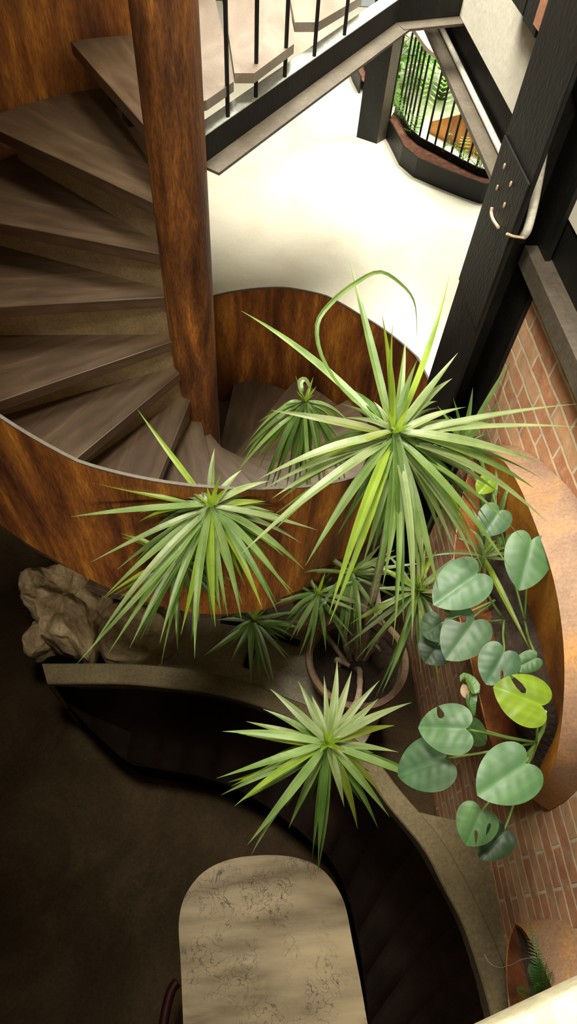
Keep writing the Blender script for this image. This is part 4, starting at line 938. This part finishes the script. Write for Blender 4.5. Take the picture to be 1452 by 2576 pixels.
for k, (bs, tp_, wd, z, dz, tint, slits, nd, mi, _) in enumerate(HL):
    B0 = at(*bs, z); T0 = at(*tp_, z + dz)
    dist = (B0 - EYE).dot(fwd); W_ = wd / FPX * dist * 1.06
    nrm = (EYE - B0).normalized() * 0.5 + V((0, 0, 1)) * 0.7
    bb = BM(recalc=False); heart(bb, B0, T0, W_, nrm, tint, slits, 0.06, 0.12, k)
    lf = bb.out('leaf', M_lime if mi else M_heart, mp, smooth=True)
    if mi and k == 9: lf['label'] = 'bright lime green young leaf'
    mid = B0.lerp(nd, 0.5) + V((0, 0, -0.01))
    bb = BM(); bb.tube(smooth_line([nd, mid, B0.lerp(nd, 0.12), B0 + (T0 - B0) * 0.05 + V((0, 0, -0.003))], 14), 0.0045, 7, 0.003); bb.out('stalk', M_petiole, lf, smooth=True)
bb = BM(); bb.tube(smooth_line([at(1318, 1935, 2.06), at(1335, 1905, 2.08), at(1350, 1868, 2.07), at(1368, 1830, 2.12), at(1372, 1790, 2.22)], 14), 0.009, 8, 0.006); bb.out('stem', M_petiole, mp, smooth=True)
bb = BM(recalc=False)
heart(bb, at(1186, 1740, 2.3), at(1165, 1700, 2.28), 40, (0, 0, 1), (0.9, 0.8, 0.4)) if False else None
blade(bb, smooth_line([at(x, y, 2.3) for x, y in ((1196, 1745), (1186, 1720), (1168, 1702), (1158, 1715))], 10), 0.045, (1.6, 1.3, 0.9), 0.8)
blade(bb, smooth_line([at(x, y, 2.28) for x, y in ((1192, 1740), (1182, 1765), (1188, 1790), (1192, 1803))], 10), 0.04, (1.2, 1.1, 0.9), -0.9)
tl = bb.out('torn_leaf', M_heart, mp)
bb = BM(recalc=False); blade(bb, smooth_line([at(x, y, 2.285) for x, y in ((1170, 1722), (1172, 1745), (1180, 1760))], 8), 0.03, (1, 1, 1), 1.2); bb.out('brown_patch', M_dry, tl)

# spider plant in the same planter
sp = empty('spider_plant', at(1215, 1400, 2.0), 'pale striped spider plant in the upper planter behind the heart leaves', 'plant')
cS = at(1215, 1400, 2.16)
bb = BM(recalc=False)
for (x, y, dz, lf, kd, wd) in ((1338, 1642, 0.0, 0.18, 'fresh', 1.1), (1280, 1395, 0.0, 0.4, 'grey', 0.7), (1262, 1370, 0.0, 0.5, 'grey', 0.7), (1250, 1360, 0, 0.6, 'fresh', 0.6), (1275, 1410, 0.0, 0.2, 'grey', 0.8), (1100, 1440, -0.05, 0.3, 'grey', 0.8), (1060, 1405, 0, 0.25, 'grey', 0.7), (1290, 1375, 0, 0.35, 'fresh', 0.6), (1180, 1330, 0.05, 0.4, 'mid', 0.8), (1140, 1350, 0, 0.3, 'mid', 0.8), (1250, 1250, 0.05, 0.2, 'mid', 0.8), (1215, 1480, -0.1, 0.3, 'mid', 0.9), (1160, 1470, -0.1, 0.3, 'mid', 0.8)):
    T0 = at(x, y, cS.z + dz); blade(bb, arc(cS, T0, lf, random.uniform(-0.1, 0.1)), 0.022 * wd, tintc(kd), random.uniform(-0.4, 0.4))
bb.out('leaves', M_blade, sp)
bb = BM(recalc=False)
for i in range(14):
    p0 = at(random.uniform(1205, 1270), random.uniform(1230, 1420), 2.07); a = random.uniform(0, 6.28)
    blade(bb, arc(p0, p0 + V((math.cos(a) * 0.14, math.sin(a) * 0.2, random.uniform(0.02, 0.2))), 0.3), 0.022, tintc('deep'))
bb.out('under_leaves', M_blade, sp)
# green blades beyond the column foot
gp = empty('grass_plant', at(1190, 1090, 1.9), 'dark green grassy blades rising at the foot of the black column', 'plant')
bb = BM(recalc=False); g0 = at(1165, 1120, 2.1)
for (x, y, z) in ((1288, 900, 2.42), (1190, 975, 2.3), (1262, 1010, 2.3), (1215, 1060, 2.2), (1100, 1020, 2.2), (1140, 1000, 2.3), (1230, 1090, 2.15)):
    blade(bb, arc(g0, at(x, y, z), 0.08), 0.024, tintc('deep' if y > 950 else 'mid'))
for i in range(10):
    a = random.uniform(0, 6.28); blade(bb, arc(g0, g0 + V((math.cos(a) * 0.12 - 0.05, math.sin(a) * 0.2, random.uniform(-0.2, 0.1))), 0.3), 0.022, tintc('deep'))
bb.tube([g0 + V((0, 0, 0.02)), V((g0.x, g0.y, 0.45))], 0.008, 6, tint=(0.5, 0.5, 0.5))
bb.out('leaves', M_blade, gp)

# ------------------------------------------------------------------ ferns
def frond(bb, pts, wmax, tint, n=22):
    q = smooth_line(pts, n + 2)
    bb.tube(q, 0.0022, 5, 0.0008, tint=(0.7, 0.6, 0.4))
    for i in range(1, n + 1):
        t = i / n; d = (q[i + 1] - q[i - 1]).normalized(); s = d.cross(V((0, 0, 1))); s = s.normalized() if s.length > 0.1 else V((1, 0, 0))
        w = wmax * math.sin(math.pi * min(1, t * 0.86 + 0.14)) ** 0.8
        for sg in (-1, 1):
            e = q[i] + s * sg * w + d * w * 0.35 + V((0, 0, -0.12 * w))
            ds = d * wmax * 0.085 + V((0, 0, 0))
            m1 = q[i].lerp(e, 0.5)
            a, c1, c2, tip = bb.v(q[i]), bb.v(m1 + ds), bb.v(m1 - ds * 0.8), bb.v(e)
            bb.face([a, c2, tip, c1], tint)
fn = empty('fern', at(1385, 2490, 1.55), 'dark green fern growing in the lower wall planter', 'plant')
bb = BM(recalc=False); f0 = atx(1372, 2515, 1.03) + V((0, 0, -0.02))
for tipp in ((1330, 2308, 1.06), (1345, 2350, 1.04), (1295, 2485, 0.9), (1355, 2400, 1.0), (1330, 2420, 0.98), (1390, 2440, 1.02), (1395, 2540, 0.98), (1350, 2540, 0.95), (1375, 2420, 1.0), (1345, 2470, 0.97), (1400, 2600, 0.98)):
    T0 = atx(*tipp); frond(bb, [f0, f0.lerp(T0, 0.5) + V((-0.01, 0, 0.03)), T0], 0.028, (random.uniform(0.7, 1.2),) * 3, 20)
bb.out('fronds', M_dfern, fn)
bb = BM(); bb.tube(smooth_line([atx(x, y, 1.0) for x, y in ((1375, 2410), (1320, 2412), (1285, 2428), (1255, 2434), (1230, 2420), (1219, 2400))], 24), 0.0015, 5)
bb.out('dry_stem', M_rope, fn)

# ------------------------------------------------------------------ garden beyond the opening
b = BM(); b.box((1.45, 2.93, ZM - 0.5), (6.5, 10, ZM - 0.3)); tag(b.out('ground_garden', M_paving), kind='structure')
gw = BM(); gw.box((6.5, 2.5, ZM - 0.5), (6.7, 10, 5.0)); tag(gw.out('wall_garden', M_paving), kind='structure')
# soil planter along the floor edge
def trough(label, outer, inner, h=0.16):
    O = [at(x, y, ZM) for x, y in outer]; n = len(O)
    o = empty('floor_planter', V((O[n // 2].x, O[n // 2].y, ZM)), label, 'planter', 'low black planters along the cream floor')
    I = inner
    b = BM(); b.sheet([p + V((0, 0, h)) for p in O], O, 0.012); b.out('front_panel', M_black, o)
    b = BM(); b.sheet([p + V((0, 0, h + 0.02)) for p in I], I, 0.012); b.out('back_panel', M_black, o)
    b = BM(); b.sheet([p.lerp(q, 0.08) + V((0, 0, h - 0.035)) for p, q in zip(O, I)], [p.lerp(q, 0.94) + V((0, 0, h - 0.035)) for p, q in zip(O, I)], -0.01)
    b.out('soil', M_rsoil, o); return o
ow = [(968, 345), (978, 362), (1004, 415), (1040, 446), (1100, 472), (1160, 496), (1205, 512), (1240, 512), (1300, 505)]
OW = [at(x, y, ZM) for x, y in ow]
inn = [at(x, y, ZM + 0.16) for x, y in ((994, 270), (1004, 285), (1030, 330), (1055, 352), (1105, 378), (1165, 410), (1205, 430), (1245, 440), (1300, 440))]
inn = [V((p.x, p.y, ZM)) for p in inn]
fp = trough('low black steel planter with red brown soil on the cream floor', ow, inn)
# floor edge hidden under the planter; second planter left of the column
ow2 = [(905, 235), (890, 205), (876, 165), (870, 120)]
in2 = [at(x, y, ZM + 0.14) for x, y in ((940, 200), (925, 175), (905, 130), (900, 90))]; in2 = [V((p.x, p.y, ZM)) for p in in2]
fp2 = trough('small grey planter of soil behind the dark steel column', ow2, in2, 0.14)
# baluster railing behind the planter
rl = empty('railing', V((1.9, 5.4, ZM)), 'black barred railing with a cream handrail behind the soil planter', 'railing')
path = smooth_line([V((p.x, p.y, 0)) for p in inn], 60)
bars = resample(path[2:56], 17)
zt = 2.22
for p in bars:
    b = BM(); b.tube([V((p.x + 0.04, p.y + 0.05, ZM)), V((p.x + 0.04, p.y + 0.05, zt))], 0.0095, 7); b.out('baluster', M_black, rl)
hp = [V((p.x + 0.04, p.y + 0.05, zt)) for p in smooth_line([bars[0] + (bars[0] - bars[2]) * 1.5] + bars + [bars[-1] + (bars[-1] - bars[-3])], 50)]
b = BM(); b.sheet([p + V((-0.03, -0.05, 0.03)) for p in hp], [p + V((0.10, 0.10, 0.03)) for p in hp], 0.03); b.out('handrail', M_cream, rl, smooth=True)
# sprouts in the planter
for i, (x, y, s) in enumerate(((992, 262, 1.2), (1012, 292, 1.0), (1040, 335, 1.1), (1110, 378, 0.6), (1165, 395, 1.0), (1208, 428, 0.9))):
    p = at(x, y + 6, ZM + 0.13)
    lab = ('leafy sprout in the black planter beside the dark column', 'small sprout second from the column in the black planter', 'bushy sprout at the bend of the black planter', 'tiny sprout in the middle of the black planter', 'tall pale sprout right of the middle in the black planter', 'rightmost sprout in the black planter beside the beam')[i]
    sg = empty('sprout', p, lab, 'plant', 'sprouts in the floor planter')
    bb = BM(recalc=False)
    for k in range(int(9 * s)):
        a = random.uniform(0, 6.28); e = random.uniform(0.3, 1.3); L = 0.21 * s * random.uniform(0.6, 1.1)
        T0 = p + V((math.cos(a) * math.cos(e), math.sin(a) * math.cos(e), math.sin(e))) * L
        frond(bb, [p, p.lerp(T0, 0.5) + V((0, 0, 0.02)), T0], 0.045 * s, (1.5, 1.5, 1.2), 7)
    bb.out('leaves', M_fern, sg)
# big fern and shrubs outside
gf = empty('fern', V((2.35, 6.3, ZM - 0.3)), 'large pale green fern outside the railing in bright daylight', 'plant')
bb = BM(recalc=False); f0 = V((2.05, 6.75, 1.75))
bb.tube([V((2.05, 6.75, ZM - 0.3)), f0], 0.05, 8, tint=(0.4, 0.3, 0.2))
for i in range(22):
    a = i * 2.4; L = random.uniform(0.6, 1.0); e = random.uniform(-0.1, 0.55)
    T0 = f0 + V((math.cos(a) * L, math.sin(a) * L, math.sin(e) * L * 0.6 - 0.2))
    frond(bb, [f0, f0.lerp(T0, 0.45) + V((0, 0, 0.22)), T0], 0.13, (random.uniform(0.8, 1.4), random.uniform(0.9, 1.3), 0.9), 26)
bb.out('fronds', M_fern, gf)
sh = empty('shrub', V((1.9, 7.4, ZM - 0.3)), 'leafy green shrub outside the railing behind the dark column', 'shrub')
bb = BM(recalc=False)
for i in range(380):
    p = V((max(1.66, 1.9 + random.gauss(0, 0.4)), 7.3 + random.gauss(0, 0.45), random.uniform(1.3, 3.2))); a = random.uniform(0, 6.28)
    d = V((math.cos(a), math.sin(a), random.uniform(-0.5, 0.3))).normalized() * 0.14
    blade(bb, arc(p, p + d, 0.15, n=5), 0.07, (random.uniform(0.5, 1.2), random.uniform(0.6, 1.2), 0.5))
bb.out('foliage', M_fern, sh)
bb = BM(); bb.tube([V((1.95, 7.4, ZM - 0.3)), V((1.97, 7.35, 2.9))], 0.03, 8, 0.012); bb.out('trunk', M_stem, sh)
gb = empty('garden_planter', V((3.0, 5.4, ZM - 0.3)), 'orange rusty steel planter wall outside beside the large fern', 'planter')
b = BM(); A = [V((1.80 + 0.08 * i, 6.05 - 0.07 * i - 0.08 * math.sin(i * 0.3), min(1.60 + 0.07 * i, 1.86))) for i in range(12)]; b.sheet(A, [V((p.x, p.y, ZM - 0.3)) for p in A], 0.012); b.out('panel', M_rustin, gb, smooth=True)

# dark pockets and timber posts high in the plaster
nk = 0
for (x0, y0, x1, y1, lab) in ((1297, -60, 1320, 9, 'small black steel joist end poking from the top of the plaster wall'), (1326, -60, 1350, 62, 'long black steel joist end in the plaster wall left of the column'), (1430, 60, 1480, 222, 'black steel joist end in the plaster wall right of the column')):
    a = atx(x0, y1, XW - 0.05); c = atx(x1, y1, XW - 0.05)
    b = BM(); b.box((XW - 0.06, min(a.y, c.y) - 0.04, a.z), (XW + 0.001, max(a.y, c.y) + 0.04, a.z + 0.75)); b.bevel(0.004, 1)
    o = b.out('joist_end', M_black); tag(o, lab, 'joist end', 'black joist ends in the plaster wall')
a = atx(1358, 66, XW - 0.05)
b = BM(); b.box((XW - 0.07, a.y - 0.05, a.z), (XW + 0.001, a.y + 0.02, a.z + 0.7)); tag(b.out('timber_post', M_bark), 'brick red timber strip beside the joist end left of the column', 'post')
